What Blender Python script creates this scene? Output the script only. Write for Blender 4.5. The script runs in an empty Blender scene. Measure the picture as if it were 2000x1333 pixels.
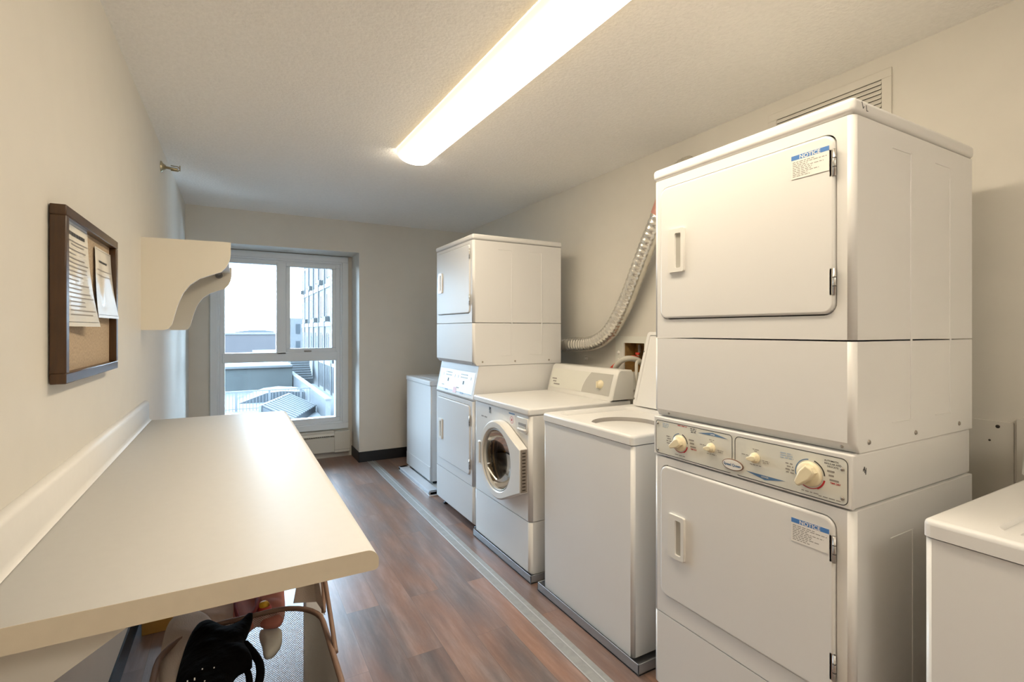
import bpy, bmesh, math, random
from mathutils import Vector, Matrix
random.seed(7)
SC = bpy.context.scene
COL = SC.collection
PI = math.pi

# ------------------------------------------------------------------ camera, world, exposure
cam = bpy.data.cameras.new('camera')
cam.lens = 972.4 / 2000 * 36.0
cam.sensor_width = 36.0
cam.shift_y = -0.0105
cam.clip_start = 0.02
cam.clip_end = 1000
camo = bpy.data.objects.new('camera', cam)
camo.location = (0, 0, 1.345)
camo.rotation_euler = (PI / 2, 0, -0.5092)
COL.objects.link(camo)
SC.camera = camo

W = bpy.data.worlds.new('overcast_sky')
SC.world = W
W.use_nodes = True
wn = W.node_tree.nodes
wl = W.node_tree.links
wn.clear()
wo = wn.new('ShaderNodeOutputWorld')
wb = wn.new('ShaderNodeBackground')
wtc = wn.new('ShaderNodeTexCoord')
wsep = wn.new('ShaderNodeSeparateXYZ')
wr = wn.new('ShaderNodeValToRGB')
wl.new(wtc.outputs['Generated'], wsep.inputs[0])
wl.new(wsep.outputs['Z'], wr.inputs[0])
wr.color_ramp.elements[0].position = 0.0
wr.color_ramp.elements[0].color = (0.66, 0.83, 1.0, 1)
wr.color_ramp.elements[1].position = 0.5
wr.color_ramp.elements[1].color = (0.56, 0.77, 1.0, 1)
wl.new(wr.outputs[0], wb.inputs[0])
wb.inputs[1].default_value = 9.5
wl.new(wb.outputs[0], wo.inputs[0])

SC.view_settings.view_transform = 'Standard'
SC.view_settings.look = 'None'
SC.view_settings.exposure = 1.85
SC.view_settings.gamma = 1.0
SC.view_settings.use_curve_mapping = False
SC.cycles.max_bounces = 10
SC.cycles.diffuse_bounces = 7
SC.cycles.transparent_max_bounces = 16
SC.cycles.sample_clamp_indirect = 6.0
SC.cycles.caustics_reflective = False
SC.cycles.caustics_refractive = False

# daylight portal filling the window opening (guides sky sampling only)
pl = bpy.data.lights.new('window_portal', 'AREA')
pl.shape = 'RECTANGLE'
pl.size = 1.10
pl.size_y = 1.70
pl.cycles.is_portal = True
po = bpy.data.objects.new('window_portal', pl)
po.location = (0.43, 5.60, 1.25)
po.rotation_euler = (-PI / 2, 0, 0)
COL.objects.link(po)


# ------------------------------------------------------------------ materials
def rgb(c):
    return (c[0], c[1], c[2], 1.0)


MATS = {}


def mat(name, col, rough=0.5, metal=0.0, bump=0.0, scale=50.0, var=0.0, vscale=8.0, coat=0.0, spec=0.5, stretch=None, bdist=0.002):
    m = bpy.data.materials.new(name)
    m.use_nodes = True
    n = m.node_tree.nodes
    l = m.node_tree.links
    p = n['Principled BSDF']
    p.inputs['Base Color'].default_value = rgb(col)
    p.inputs['Roughness'].default_value = rough
    p.inputs['Metallic'].default_value = metal
    p.inputs['Specular IOR Level'].default_value = spec
    if coat:
        p.inputs['Coat Weight'].default_value = coat
        p.inputs['Coat Roughness'].default_value = 0.08
    tc = n.new('ShaderNodeTexCoord')
    mp = n.new('ShaderNodeMapping')
    l.new(tc.outputs['Object'], mp.inputs[0])
    if stretch:
        mp.inputs['Scale'].default_value = stretch
    # every surface gets slight procedural variation
    nz = n.new('ShaderNodeTexNoise')
    nz.inputs['Scale'].default_value = vscale
    nz.inputs['Detail'].default_value = 4
    l.new(mp.outputs[0], nz.inputs['Vector'])
    v = var if var else 0.02
    mr = n.new('ShaderNodeMapRange')
    mr.inputs['From Min'].default_value = 0.3
    mr.inputs['From Max'].default_value = 0.7
    mr.inputs['To Min'].default_value = 1 - v
    mr.inputs['To Max'].default_value = 1 + v * 0.5
    l.new(nz.outputs['Fac'], mr.inputs['Value'])
    mx = n.new('ShaderNodeMix')
    mx.data_type = 'RGBA'
    mx.blend_type = 'MULTIPLY'
    mx.inputs['Factor'].default_value = 1.0
    mx.inputs['A'].default_value = rgb(col)
    l.new(mr.outputs[0], mx.inputs['B'])
    l.new(mx.outputs['Result'], p.inputs['Base Color'])
    if bump:
        bz = n.new('ShaderNodeTexNoise')
        bz.inputs['Scale'].default_value = scale
        bz.inputs['Detail'].default_value = 3
        l.new(mp.outputs[0], bz.inputs['Vector'])
        b = n.new('ShaderNodeBump')
        b.inputs['Strength'].default_value = bump
        b.inputs['Distance'].default_value = bdist
        l.new(bz.outputs['Fac'], b.inputs['Height'])
        l.new(b.outputs[0], p.inputs['Normal'])
    MATS[name] = m
    return m


PAINT = mat('greige_wall_paint', (0.68, 0.655, 0.60), 0.62, bump=0.12, scale=160, var=0.02, bdist=0.001)
PAINT_D = mat('greige_wall_paint_far', (0.60, 0.565, 0.49), 0.62, bump=0.25, scale=160, var=0.02, bdist=0.001)
CEIL = mat('textured_ceiling_paint', (0.91, 0.90, 0.875), 0.85, bump=0.6, scale=70, var=0.035, vscale=60, bdist=0.004)
ENAM = mat('white_enamel', (0.755, 0.75, 0.735), 0.30, spec=0.4, var=0.01, vscale=3)
ENAM2 = mat('bright_white_enamel', (0.69, 0.69, 0.69), 0.42, spec=0.12, var=0.01, vscale=3)
PLAST = mat('white_plastic', (0.76, 0.75, 0.715), 0.32, var=0.01)
IVORY = mat('ivory_plastic', (0.83, 0.74, 0.52), 0.35, var=0.02)
DARK = mat('dark_gap', (0.035, 0.028, 0.02), 0.8)
BLACK = mat('black_rubber', (0.012, 0.013, 0.016), 0.45, var=0.1)
LAMI = mat('white_laminate', (0.765, 0.76, 0.745), 0.52, var=0.012, vscale=40)
LAMIE = mat('laminate_end', (0.64, 0.57, 0.45), 0.5, var=0.03, vscale=40)
MEL = mat('cream_melamine', (0.74, 0.695, 0.60), 0.45, var=0.01)
VINYLW = mat('white_vinyl_daylight_tint', (0.72, 0.77, 0.82), 0.35, var=0.01)  # white vinyl with cool daylight tinted into its base colour
HEAT = mat('heater_enamel', (0.60, 0.58, 0.52), 0.4, var=0.02)
STEEL = mat('brushed_steel', (0.62, 0.60, 0.57), 0.28, metal=1.0, bump=0.1, scale=60, var=0.05, stretch=(1, 1, 12))
CHROME = mat('chrome', (0.78, 0.78, 0.78), 0.12, metal=1.0)
BRASS = mat('dull_brass', (0.45, 0.40, 0.28), 0.35, metal=1.0)
GREYM = mat('grey_pan_metal', (0.33, 0.34, 0.36), 0.4, metal=0.3, var=0.08)
SCREW = mat('screw_metal', (0.38, 0.35, 0.31), 0.4, metal=0.8)
STRIPM = mat('grey_floor_strip', (0.33, 0.335, 0.33), 0.35, var=0.12, vscale=30, bump=0.2, scale=200)
STRIPL = mat('strip_ridge', (0.48, 0.49, 0.50), 0.3)
WOODF = mat('walnut_frame', (0.060, 0.024, 0.004), 0.34, coat=0.15, var=0.25, vscale=12, stretch=(8, 1, 1))
CORK = mat('cork_board', (0.46, 0.355, 0.245), 0.85, bump=0.6, scale=300, var=0.22, vscale=160)
PAPER = mat('paper', (0.80, 0.77, 0.70), 0.6)
SLEEVE = mat('glossy_plastic_sleeve', (0.80, 0.78, 0.72), 0.15, coat=0.5, bump=0.12, scale=9, bdist=0.01)
INK = mat('black_ink', (0.05, 0.05, 0.05), 0.6)
INKG = mat('grey_ink', (0.30, 0.28, 0.26), 0.6)
BLUE = mat('notice_blue', (0.075, 0.22, 0.55), 0.45)
BLUED = mat('control_blue', (0.10, 0.20, 0.36), 0.45)
BLUEL = mat('pale_blue_ink', (0.40, 0.50, 0.62), 0.5)
RED = mat('red_ink', (0.50, 0.03, 0.04), 0.45)
PINK = mat('pink_sticker', (0.75, 0.42, 0.44), 0.5)
LABEL = mat('white_label', (0.82, 0.80, 0.76), 0.45)
FACE = mat('grey_green_faceplate', (0.72, 0.72, 0.66), 0.35, var=0.02)
FACEB = mat('bluish_faceplate', (0.55, 0.57, 0.61), 0.35)
GREYP = mat('grey_plastic', (0.50, 0.49, 0.45), 0.4)
FOIL = mat('aluminium_foil', (0.80, 0.77, 0.70), 0.26, metal=0.85, bump=0.5, scale=60, var=0.08, bdist=0.004)
TAPE = mat('red_printed_tape', (0.66, 0.34, 0.28), 0.35, metal=0.3)
REDH = mat('red_hose_rubber', (0.60, 0.05, 0.025), 0.4)
GREYH = mat('grey_hose_rubber', (0.58, 0.56, 0.50), 0.5)
PLYW = mat('bare_cavity_wood', (0.30, 0.17, 0.045), 0.7, var=0.4, vscale=20)
YWOOD = mat('yellow_cardboard', (0.50, 0.28, 0.06), 0.6, var=0.1)
CANV = mat('cream_canvas', (0.62, 0.53, 0.45), 0.85, bump=0.5, scale=350, var=0.05)
CANVL = mat('pale_grey_canvas', (0.78, 0.77, 0.73), 0.85, bump=0.4, scale=350, var=0.04)
DRUM = mat('dim_drum_steel', (0.34, 0.27, 0.17), 0.22, metal=1.0, bump=0.3, scale=25, var=0.4, vscale=10)
HINGE = mat('taupe_plastic', (0.26, 0.22, 0.185), 0.5)
PIPING = mat('brown_piping', (0.22, 0.135, 0.095), 0.6, bump=0.3, scale=300)
BLKC = mat('black_cloth', (0.0022, 0.0017, 0.0017), 0.9, spec=0.08, bump=0.5, scale=40, var=0.3, bdist=0.01)
PINKC = mat('faded_pink_cloth', (0.52, 0.20, 0.16), 0.8, bump=0.4, scale=60, var=0.15)
REDC = mat('dark_red_cloth', (0.22, 0.02, 0.02), 0.75, var=0.2)
YELC = mat('yellow_print', (0.78, 0.45, 0.02), 0.6)
PALEC = mat('pale_peach_cloth', (0.62, 0.48, 0.40), 0.85, bump=0.4, scale=60, var=0.1)
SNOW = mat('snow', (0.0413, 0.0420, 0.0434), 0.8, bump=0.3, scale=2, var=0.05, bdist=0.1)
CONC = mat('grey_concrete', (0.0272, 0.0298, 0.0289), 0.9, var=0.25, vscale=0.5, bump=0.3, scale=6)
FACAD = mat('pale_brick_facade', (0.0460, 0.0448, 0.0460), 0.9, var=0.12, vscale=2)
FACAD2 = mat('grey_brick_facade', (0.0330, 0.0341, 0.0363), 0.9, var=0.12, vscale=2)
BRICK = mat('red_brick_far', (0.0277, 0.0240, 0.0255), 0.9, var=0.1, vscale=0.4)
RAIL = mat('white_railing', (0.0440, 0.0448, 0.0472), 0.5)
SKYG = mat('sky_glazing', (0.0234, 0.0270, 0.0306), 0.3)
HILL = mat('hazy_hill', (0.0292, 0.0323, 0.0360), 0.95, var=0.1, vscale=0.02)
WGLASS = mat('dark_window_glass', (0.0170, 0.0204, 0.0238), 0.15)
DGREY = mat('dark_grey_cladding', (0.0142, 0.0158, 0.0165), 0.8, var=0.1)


def floor_mat():
    m = bpy.data.materials.new('vinyl_plank_floor')
    m.use_nodes = True
    n = m.node_tree.nodes
    l = m.node_tree.links
    p = n['Principled BSDF']
    tc = n.new('ShaderNodeTexCoord')
    sep = n.new('ShaderNodeSeparateXYZ')
    l.new(tc.outputs['Object'], sep.inputs[0])
    cb = n.new('ShaderNodeCombineXYZ')
    l.new(sep.outputs['Y'], cb.inputs['X'])
    l.new(sep.outputs['X'], cb.inputs['Y'])
    br = n.new('ShaderNodeTexBrick')
    br.offset = 0.37
    br.inputs['Scale'].default_value = 1.0
    br.inputs['Brick Width'].default_value = 1.22
    br.inputs['Row Height'].default_value = 0.155
    br.inputs['Mortar Size'].default_value = 0.0007
    br.inputs['Mortar Smooth'].default_value = 0.2
    br.inputs['Bias'].default_value = 0.0
    br.inputs['Color1'].default_value = (0, 0, 0, 1)
    br.inputs['Color2'].default_value = (1, 1, 1, 1)
    br.inputs['Mortar'].default_value = (0.3, 0.3, 0.3, 1)
    l.new(cb.outputs[0], br.inputs['Vector'])
    # streaky grain, displaced per plank
    ad = n.new('ShaderNodeVectorMath')
    ad.operation = 'MULTIPLY_ADD'
    l.new(br.outputs['Color'], ad.inputs[0])
    ad.inputs[1].default_value = (7.3, 3.1, 0)
    l.new(cb.outputs[0], ad.inputs[2])
    mp = n.new('ShaderNodeMapping')
    mp.inputs['Scale'].default_value = (1.6, 13, 1)
    l.new(ad.outputs[0], mp.inputs[0])
    nz = n.new('ShaderNodeTexNoise')
    nz.inputs['Scale'].default_value = 1.6
    nz.inputs['Detail'].default_value = 8
    nz.inputs['Roughness'].default_value = 0.70
    l.new(mp.outputs[0], nz.inputs['Vector'])
    mp2 = n.new('ShaderNodeMapping')
    mp2.inputs['Scale'].default_value = (1.1, 4.0, 1)
    l.new(ad.outputs[0], mp2.inputs[0])
    nz2 = n.new('ShaderNodeTexNoise')
    nz2.inputs['Scale'].default_value = 1.5
    nz2.inputs['Detail'].default_value = 5
    l.new(mp2.outputs[0], nz2.inputs['Vector'])
    r1 = n.new('ShaderNodeValToRGB')
    e = r1.color_ramp.elements
    e[0].position = 0.30
    e[0].color = (0.075, 0.050, 0.042, 1)
    e[1].position = 0.72
    e[1].color = (0.34, 0.26, 0.225, 1)
    e2 = e.new(0.5)
    e2.color = (0.17, 0.12, 0.100, 1)
    l.new(nz.outputs['Fac'], r1.inputs[0])
    r2 = n.new('ShaderNodeValToRGB')
    e = r2.color_ramp.elements
    e[0].position = 0.36
    e[0].color = (0.30, 0.145, 0.09, 1)
    e[1].position = 0.66
    e[1].color = (0.15, 0.13, 0.135, 1)
    l.new(nz2.outputs['Fac'], r2.inputs[0])
    mx = n.new('ShaderNodeMix')
    mx.data_type = 'RGBA'
    mx.inputs['Factor'].default_value = 0.50
    l.new(r1.outputs[0], mx.inputs['A'])
    l.new(r2.outputs[0], mx.inputs['B'])
    # per plank brightness
    mr = n.new('ShaderNodeMapRange')
    mr.inputs['To Min'].default_value = 0.92
    mr.inputs['To Max'].default_value = 1.38
    l.new(br.outputs['Color'], mr.inputs['Value'])
    mm = n.new('ShaderNodeMix')
    mm.data_type = 'RGBA'
    mm.blend_type = 'MULTIPLY'
    mm.inputs['Factor'].default_value = 1.0
    l.new(mx.outputs['Result'], mm.inputs['A'])
    l.new(mr.outputs[0], mm.inputs['B'])
    mo = n.new('ShaderNodeMix')
    mo.data_type = 'RGBA'
    l.new(br.outputs['Fac'], mo.inputs['Factor'])
    l.new(mm.outputs['Result'], mo.inputs['A'])
    mo.inputs['B'].default_value = (0.125, 0.09, 0.075, 1)
    l.new(mo.outputs['Result'], p.inputs['Base Color'])
    rr = n.new('ShaderNodeMapRange')
    rr.inputs['To Min'].default_value = 0.22
    rr.inputs['To Max'].default_value = 0.40
    p.inputs['Specular IOR Level'].default_value = 0.75
    l.new(nz.outputs['Fac'], rr.inputs['Value'])
    l.new(rr.outputs[0], p.inputs['Roughness'])
    b = n.new('ShaderNodeBump')
    b.inputs['Strength'].default_value = 0.25
    b.inputs['Distance'].default_value = 0.001
    l.new(nz.outputs['Fac'], b.inputs['Height'])
    l.new(b.outputs[0], p.inputs['Normal'])
    return m


FLOOR = floor_mat()


def glass_mat(name, gloss=0.08, tint=(0.93, 0.97, 0.98)):
    m = bpy.data.materials.new(name)
    m.use_nodes = True
    n = m.node_tree.nodes
    l = m.node_tree.links
    n.clear()
    o = n.new('ShaderNodeOutputMaterial')
    t = n.new('ShaderNodeBsdfTransparent')
    t.inputs[0].default_value = rgb(tint)
    g = n.new('ShaderNodeBsdfGlossy')
    g.inputs['Roughness'].default_value = 0.02
    f = n.new('ShaderNodeFresnel')
    f.inputs['IOR'].default_value = 1.25 + gloss
    mx = n.new('ShaderNodeMixShader')
    l.new(f.outputs[0], mx.inputs[0])
    l.new(t.outputs[0], mx.inputs[1])
    l.new(g.outputs[0], mx.inputs[2])
    l.new(mx.outputs[0], o.inputs[0])
    return m


GLASS = glass_mat('window_glass')
GLASSD = glass_mat('washer_door_glass', 0.30, (0.60, 0.50, 0.36))


def mesh_mat():
    # see-through woven netting: threads opaque, holes open
    m = bpy.data.materials.new('hamper_netting')
    m.use_nodes = True
    n = m.node_tree.nodes
    l = m.node_tree.links
    p = n['Principled BSDF']
    p.inputs['Base Color'].default_value = (0.62, 0.60, 0.58, 1)
    p.inputs['Roughness'].default_value = 0.7
    tc = n.new('ShaderNodeTexCoord')
    mp = n.new('ShaderNodeMapping')
    mp.inputs['Rotation'].default_value = (0, PI / 4, 0)
    mp.inputs['Scale'].default_value = (260, 260, 260)
    l.new(tc.outputs['Object'], mp.inputs[0])
    sp = n.new('ShaderNodeSeparateXYZ')
    l.new(mp.outputs[0], sp.inputs[0])
    outs = []
    for ax in ('X', 'Z'):
        fr = n.new('ShaderNodeMath')
        fr.operation = 'FRACT'
        l.new(sp.outputs[ax], fr.inputs[0])
        lt = n.new('ShaderNodeMath')
        lt.operation = 'LESS_THAN'
        lt.inputs[1].default_value = 0.24
        l.new(fr.outputs[0], lt.inputs[0])
        outs.append(lt)
    mxx = n.new('ShaderNodeMath')
    mxx.operation = 'MAXIMUM'
    l.new(outs[0].outputs[0], mxx.inputs[0])
    l.new(outs[1].outputs[0], mxx.inputs[1])
    l.new(mxx.outputs[0], p.inputs['Alpha'])
    return m


NET = mesh_mat()


def lamp_mat():
    m = bpy.data.materials.new('glowing_acrylic_diffuser')
    m.use_nodes = True
    n = m.node_tree.nodes
    l = m.node_tree.links
    n.clear()
    o = n.new('ShaderNodeOutputMaterial')
    e = n.new('ShaderNodeEmission')
    tc = n.new('ShaderNodeTexCoord')
    sp = n.new('ShaderNodeSeparateXYZ')
    l.new(tc.outputs['Object'], sp.inputs[0])
    ab = n.new('ShaderNodeMath')
    ab.operation = 'ABSOLUTE'
    l.new(sp.outputs['X'], ab.inputs[0])
    r = n.new('ShaderNodeValToRGB')
    r.color_ramp.interpolation = 'EASE'
    el = r.color_ramp.elements
    el[0].position = 0.066
    el[0].color = (1.0, 0.85, 0.64, 1)
    el[1].position = 0.109
    el[1].color = (0.085, 0.064, 0.034, 1)
    l.new(ab.outputs[0], r.inputs[0])
    l.new(r.outputs[0], e.inputs[0])
    e.inputs[1].default_value = LAMP
    l.new(e.outputs[0], o.inputs[0])
    return m


LAMP = 6.6
LAMPM = lamp_mat()
FILL_GLOW = bpy.data.materials.new('fill_light_glow')  # emission of the unseen fill light added behind the camera
FILL_GLOW.use_nodes = True
FILL_GLOW.node_tree.nodes['Principled BSDF'].inputs['Emission Color'].default_value = (1.0, 0.90, 0.76, 1)
FILL_GLOW.node_tree.nodes['Principled BSDF'].inputs['Emission Strength'].default_value = 4.2


# ------------------------------------------------------------------ mesh building
class MB:
    """collects faces (with material slot and smooth flag) and links them as one mesh object"""

    def __init__(s):
        s.v = []
        s.f = []
        s.m = []
        s.s = []
        s.mats = []

    def mi(s, m):
        if m not in s.mats:
            s.mats.append(m)
        return s.mats.index(m)

    def face(s, pts, m, smooth=False):
        b = len(s.v)
        s.v += [tuple(p) for p in pts]
        s.f.append(list(range(b, b + len(pts))))
        s.m.append(s.mi(m))
        s.s.append(smooth)

    def raw(s, verts, faces, m, smooth=False, xf=None):
        b = len(s.v)
        if xf is not None:
            verts = [xf @ Vector(p) for p in verts]
        s.v += [tuple(p) for p in verts]
        k = s.mi(m)
        for i, f in enumerate(faces):
            s.f.append([b + j for j in f])
            s.m.append(k)
            s.s.append(smooth[i] if isinstance(smooth, list) else smooth)

    def box(s, x0, x1, y0, y1, z0, z1, m, r=0.0, seg=3, xf=None):
        bm = bmesh.new()
        bmesh.ops.create_cube(bm, size=1)
        for v in bm.verts:
            v.co = Vector(((x0 + x1) / 2 + v.co.x * (x1 - x0), (y0 + y1) / 2 + v.co.y * (y1 - y0), (z0 + z1) / 2 + v.co.z * (z1 - z0)))
        if r > 0:
            r = min(r, 0.49 * min(abs(x1 - x0), abs(y1 - y0), abs(z1 - z0)))
            bmesh.ops.bevel(bm, geom=bm.edges[:], offset=r, segments=seg, affect='EDGES', profile=0.5)
        bm.normal_update()
        sm = [max(abs(f.normal.x), abs(f.normal.y), abs(f.normal.z)) < 0.999 for f in bm.faces]
        s.raw([v.co.copy() for v in bm.verts], [[v.index for v in f.verts] for f in bm.faces], m, sm, xf)
        bm.free()
        return s

    def prism(s, prof, axis, a, b, m, smooth=False, caps=True, capmat=None):
        """prof: 2D points; axis 'x': prof=(y,z); 'y': prof=(x,z); 'z': prof=(x,y)"""
        def P(u, v, t):
            return {'x': (t, u, v), 'y': (u, t, v), 'z': (u, v, t)}[axis]
        n = len(prof)
        vs = [P(u, v, a) for u, v in prof] + [P(u, v, b) for u, v in prof]
        fs = [[i, (i + 1) % n, n + (i + 1) % n, n + i] for i in range(n)]
        s.raw(vs, fs, m, smooth)
        if caps:
            cm = capmat or m
            s.face([P(u, v, a) for u, v in prof], cm)
            s.face([P(u, v, b) for u, v in reversed(prof)], cm)
        return s

    def lathe(s, prof, centre, axis, m, seg=32, smooth=True, closed=False):
        """prof: (radius, height) along axis from centre"""
        vs = []
        fs = []
        for k in range(seg):
            a = 2 * PI * k / seg
            for r, h in prof:
                c, d = r * math.cos(a), r * math.sin(a)
                q = {'x': (h, c, d), 'y': (c, h, d), 'z': (c, d, h)}[axis]
                vs.append((centre[0] + q[0], centre[1] + q[1], centre[2] + q[2]))
        n = len(prof)
        for k in range(seg):
            k2 = (k + 1) % seg
            for i in range(n - 1):
                fs.append([k * n + i, k * n + i + 1, k2 * n + i + 1, k2 * n + i])
        s.raw(vs, fs, m, smooth)
        return s

    def tube(s, pts, r, m, seg=12, smooth=True, caps=True, closed=False, rfun=None):
        pts = [Vector(p) for p in pts]
        n = len(pts)
        T = []
        for i in range(n):
            if closed:
                t = pts[(i + 1) % n] - pts[(i - 1) % n]
            else:
                t = pts[min(i + 1, n - 1)] - pts[max(i - 1, 0)]
            T.append(t.normalized())
        up = Vector((0, 0, 1))
        if abs(T[0].dot(up)) > 0.9:
            up = Vector((0, 1, 0))
        N = (up - T[0] * up.dot(T[0])).normalized()
        vs = []
        for i in range(n):
            N = (N - T[i] * N.dot(T[i])).normalized()
            B = T[i].cross(N)
            rr = rfun(i) if rfun else r
            for k in range(seg):
                a = 2 * PI * k / seg
                vs.append(pts[i] + (N * math.cos(a) + B * math.sin(a)) * rr)
        fs = []
        rng = n if closed else n - 1
        for i in range(rng):
            j = (i + 1) % n
            for k in range(seg):
                k2 = (k + 1) % seg
                fs.append([i * seg + k, i * seg + k2, j * seg + k2, j * seg + k])
        s.raw(vs, fs, m, smooth)
        if caps and not closed:
            s.face(list(reversed(vs[:seg])), m)
            s.face(vs[-seg:], m)
        return s

    def text(s, txt, size, origin, right, up, m, bold=0.0, align='LEFT', squeeze=1.0):
        cu = bpy.data.curves.new('t', 'FONT')
        cu.body = txt
        cu.size = size
        cu.align_x = align
        cu.offset = bold
        cu.resolution_u = 3
        ob = bpy.data.objects.new('t', cu)
        COL.objects.link(ob)
        dg = bpy.context.evaluated_depsgraph_get()
        me = bpy.data.meshes.new_from_object(ob.evaluated_get(dg))
        o = Vector(origin)
        R = Vector(right)
        U = Vector(up)
        s.raw([o + R * (v.co.x * squeeze) + U * v.co.y for v in me.vertices], [list(p.vertices) for p in me.polygons], m)
        bpy.data.objects.remove(ob)
        bpy.data.curves.remove(cu)
        bpy.data.meshes.remove(me)
        return s

    def build(s, name, parent=None, loc=(0, 0, 0), rotz=0.0, weld=True, fix=True):
        me = bpy.data.meshes.new(name)
        me.from_pydata([tuple(v) for v in s.v], [], s.f)
        for m in s.mats:
            me.materials.append(m)
        me.polygons.foreach_set('material_index', s.m)
        me.polygons.foreach_set('use_smooth', s.s)
        if weld:
            bm = bmesh.new()
            bm.from_mesh(me)
            bmesh.ops.remove_doubles(bm, verts=bm.verts, dist=1e-5)
            if fix:
                bmesh.ops.recalc_face_normals(bm, faces=bm.faces)
            bm.to_mesh(me)
            bm.free()
        ob = bpy.data.objects.new(name, me)
        COL.objects.link(ob)
        ob.location = loc
        ob.rotation_euler = (0, 0, rotz)
        if parent is not None:
            ob.parent = parent
        return ob


def thing(name, label, cat, loc=(0, 0, 0), rotz=0.0, group=None):
    o = bpy.data.objects.new(name, None)
    o.empty_display_size = 0.1
    COL.objects.link(o)
    o.location = loc
    o.rotation_euler = (0, 0, rotz)
    return tag(o, label, cat, group)


GROUPS = {'dryer': 'stacked dryers along the right wall', 'washer': 'washing machines along the right wall', 'drain pan': 'drain pans under the washers',
          'notice': 'notices on the bulletin board', 'clothing': 'clothes heaped on the hamper', 'hose': 'hoses behind the washers', 'wall panel': 'patch boards low on the right wall',
          'skylight': 'skylights on the terrace outside'}


def tag(o, label, cat, group=None, kind=None):
    group = group or GROUPS.get(cat)
    if o.name.split('.')[0] == 'distant_building':
        group = 'low buildings along the horizon'
    o['label'] = label
    o['category'] = cat
    if group:
        o['group'] = group
    if kind:
        o['kind'] = kind
    return o


def struct(o):
    o['kind'] = 'structure'
    return o


def rrect(y0, y1, z0, z1, r, n=6):
    pts = []
    for cy, cz, a0 in ((y1 - r, z1 - r, 0), (y0 + r, z1 - r, 90), (y0 + r, z0 + r, 180), (y1 - r, z0 + r, 270)):
        for k in range(n + 1):
            a = math.radians(a0 + 90 * k / n)
            pts.append((cy + r * math.cos(a), cz + r * math.sin(a)))
    return pts


def ray_poly(c, a, poly):
    best = None
    dx, dy = math.cos(a), math.sin(a)
    n = len(poly)
    for i in range(n):
        x1, y1 = poly[i][0] - c[0], poly[i][1] - c[1]
        x2, y2 = poly[(i + 1) % n][0] - c[0], poly[(i + 1) % n][1] - c[1]
        ex, ey = x2 - x1, y2 - y1
        den = dx * ey - dy * ex
        if abs(den) < 1e-12:
            continue
        t = (x1 * ey - y1 * ex) / den
        u = (x1 * dy - y1 * dx) / den
        if t > 0 and -1e-6 <= u <= 1 + 1e-6:
            if best is None or t < best:
                best = t
    return (c[0] + dx * best, c[1] + dy * best)


def holed(mb, outer, hole, P, m, depth=None, wallm=None):
    """flat sheet 'outer' with a star-shaped opening 'hole'; P maps (u,v,t)->xyz; depth: inner wall"""
    cu = sum(p[0] for p in hole) / len(hole)
    cv = sum(p[1] for p in hole) / len(hole)
    ang = sorted({round(math.atan2(p[1] - cv, p[0] - cu), 5) for p in hole} | {round(math.atan2(p[1] - cv, p[0] - cu), 5) for p in outer})
    I = [ray_poly((cu, cv), a, hole) for a in ang]
    O = [ray_poly((cu, cv), a, outer) for a in ang]
    n = len(ang)
    for i in range(n):
        j = (i + 1) % n
        mb.face([P(*I[i], 0), P(*O[i], 0), P(*O[j], 0), P(*I[j], 0)], m)
        if depth:
            mb.face([P(*I[i], 0), P(*I[j], 0), P(*I[j], depth), P(*I[i], depth)], wallm or m, True)


def shell(w, d, z0, z1, m, r=0.016, hole=None, hd=0.02, wallm=None, toe=0.0, back=True):
    """appliance cabinet: front face at x=0 looking to -x, rounded vertical front edges"""
    mb = MB()
    arc = [(r - r * math.cos(a), r - r * math.sin(a)) for a in [PI / 2 * k / 5 for k in range(6)]]
    zf = z0 + toe
    if hole:
        holed(mb, [(r, zf), (w - r, zf), (w - r, z1), (r, z1)], hole, lambda u, v, t: (t, u, v), m, hd, wallm)
    else:
        mb.face([(0, r, zf), (0, w - r, zf), (0, w - r, z1), (0, r, z1)], m)
    if toe:
        mb.face([(0, r, zf), (0, w - r, zf), (toe, w - r, z0), (toe, r, z0)], m)
    for sgn in (0, 1):
        for k in range(5):
            (xa, ya), (xb, yb) = arc[k], arc[k + 1]
            if sgn:
                ya, yb = w - ya, w - yb
            mb.face([(xa, ya, zf), (xb, yb, zf), (xb, yb, z1), (xa, ya, z1)], m, True)
            if toe:
                mb.face([(xa, ya, zf), (xb, yb, zf), (max(xb, toe), yb, z0), (max(xa, toe), ya, z0)], m, True)
        y = w if sgn else 0
        if toe:
            mb.face([(r, y, zf), (max(r, toe), y, z0), (d, y, z0), (d, y, z1), (r, y, z1)], m)
        else:
            mb.face([(r, y, z0), (d, y, z0), (d, y, z1), (r, y, z1)], m)
    loop = [(x, y) for x, y in arc]
    full = loop + [(d, 0), (d, w)] + [(x, w - y) for x, y in reversed(loop)]
    mb.face([(x, y, z1) for x, y in full], m)
    if toe:
        full = [(max(x, toe), y) for x, y in full]
    mb.face([(x, y, z0) for x, y in full], m)
    mb.face([(d, 0, z0), (d, w, z0), (d, w, z1), (d, 0, z1)], m)
    return mb


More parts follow.
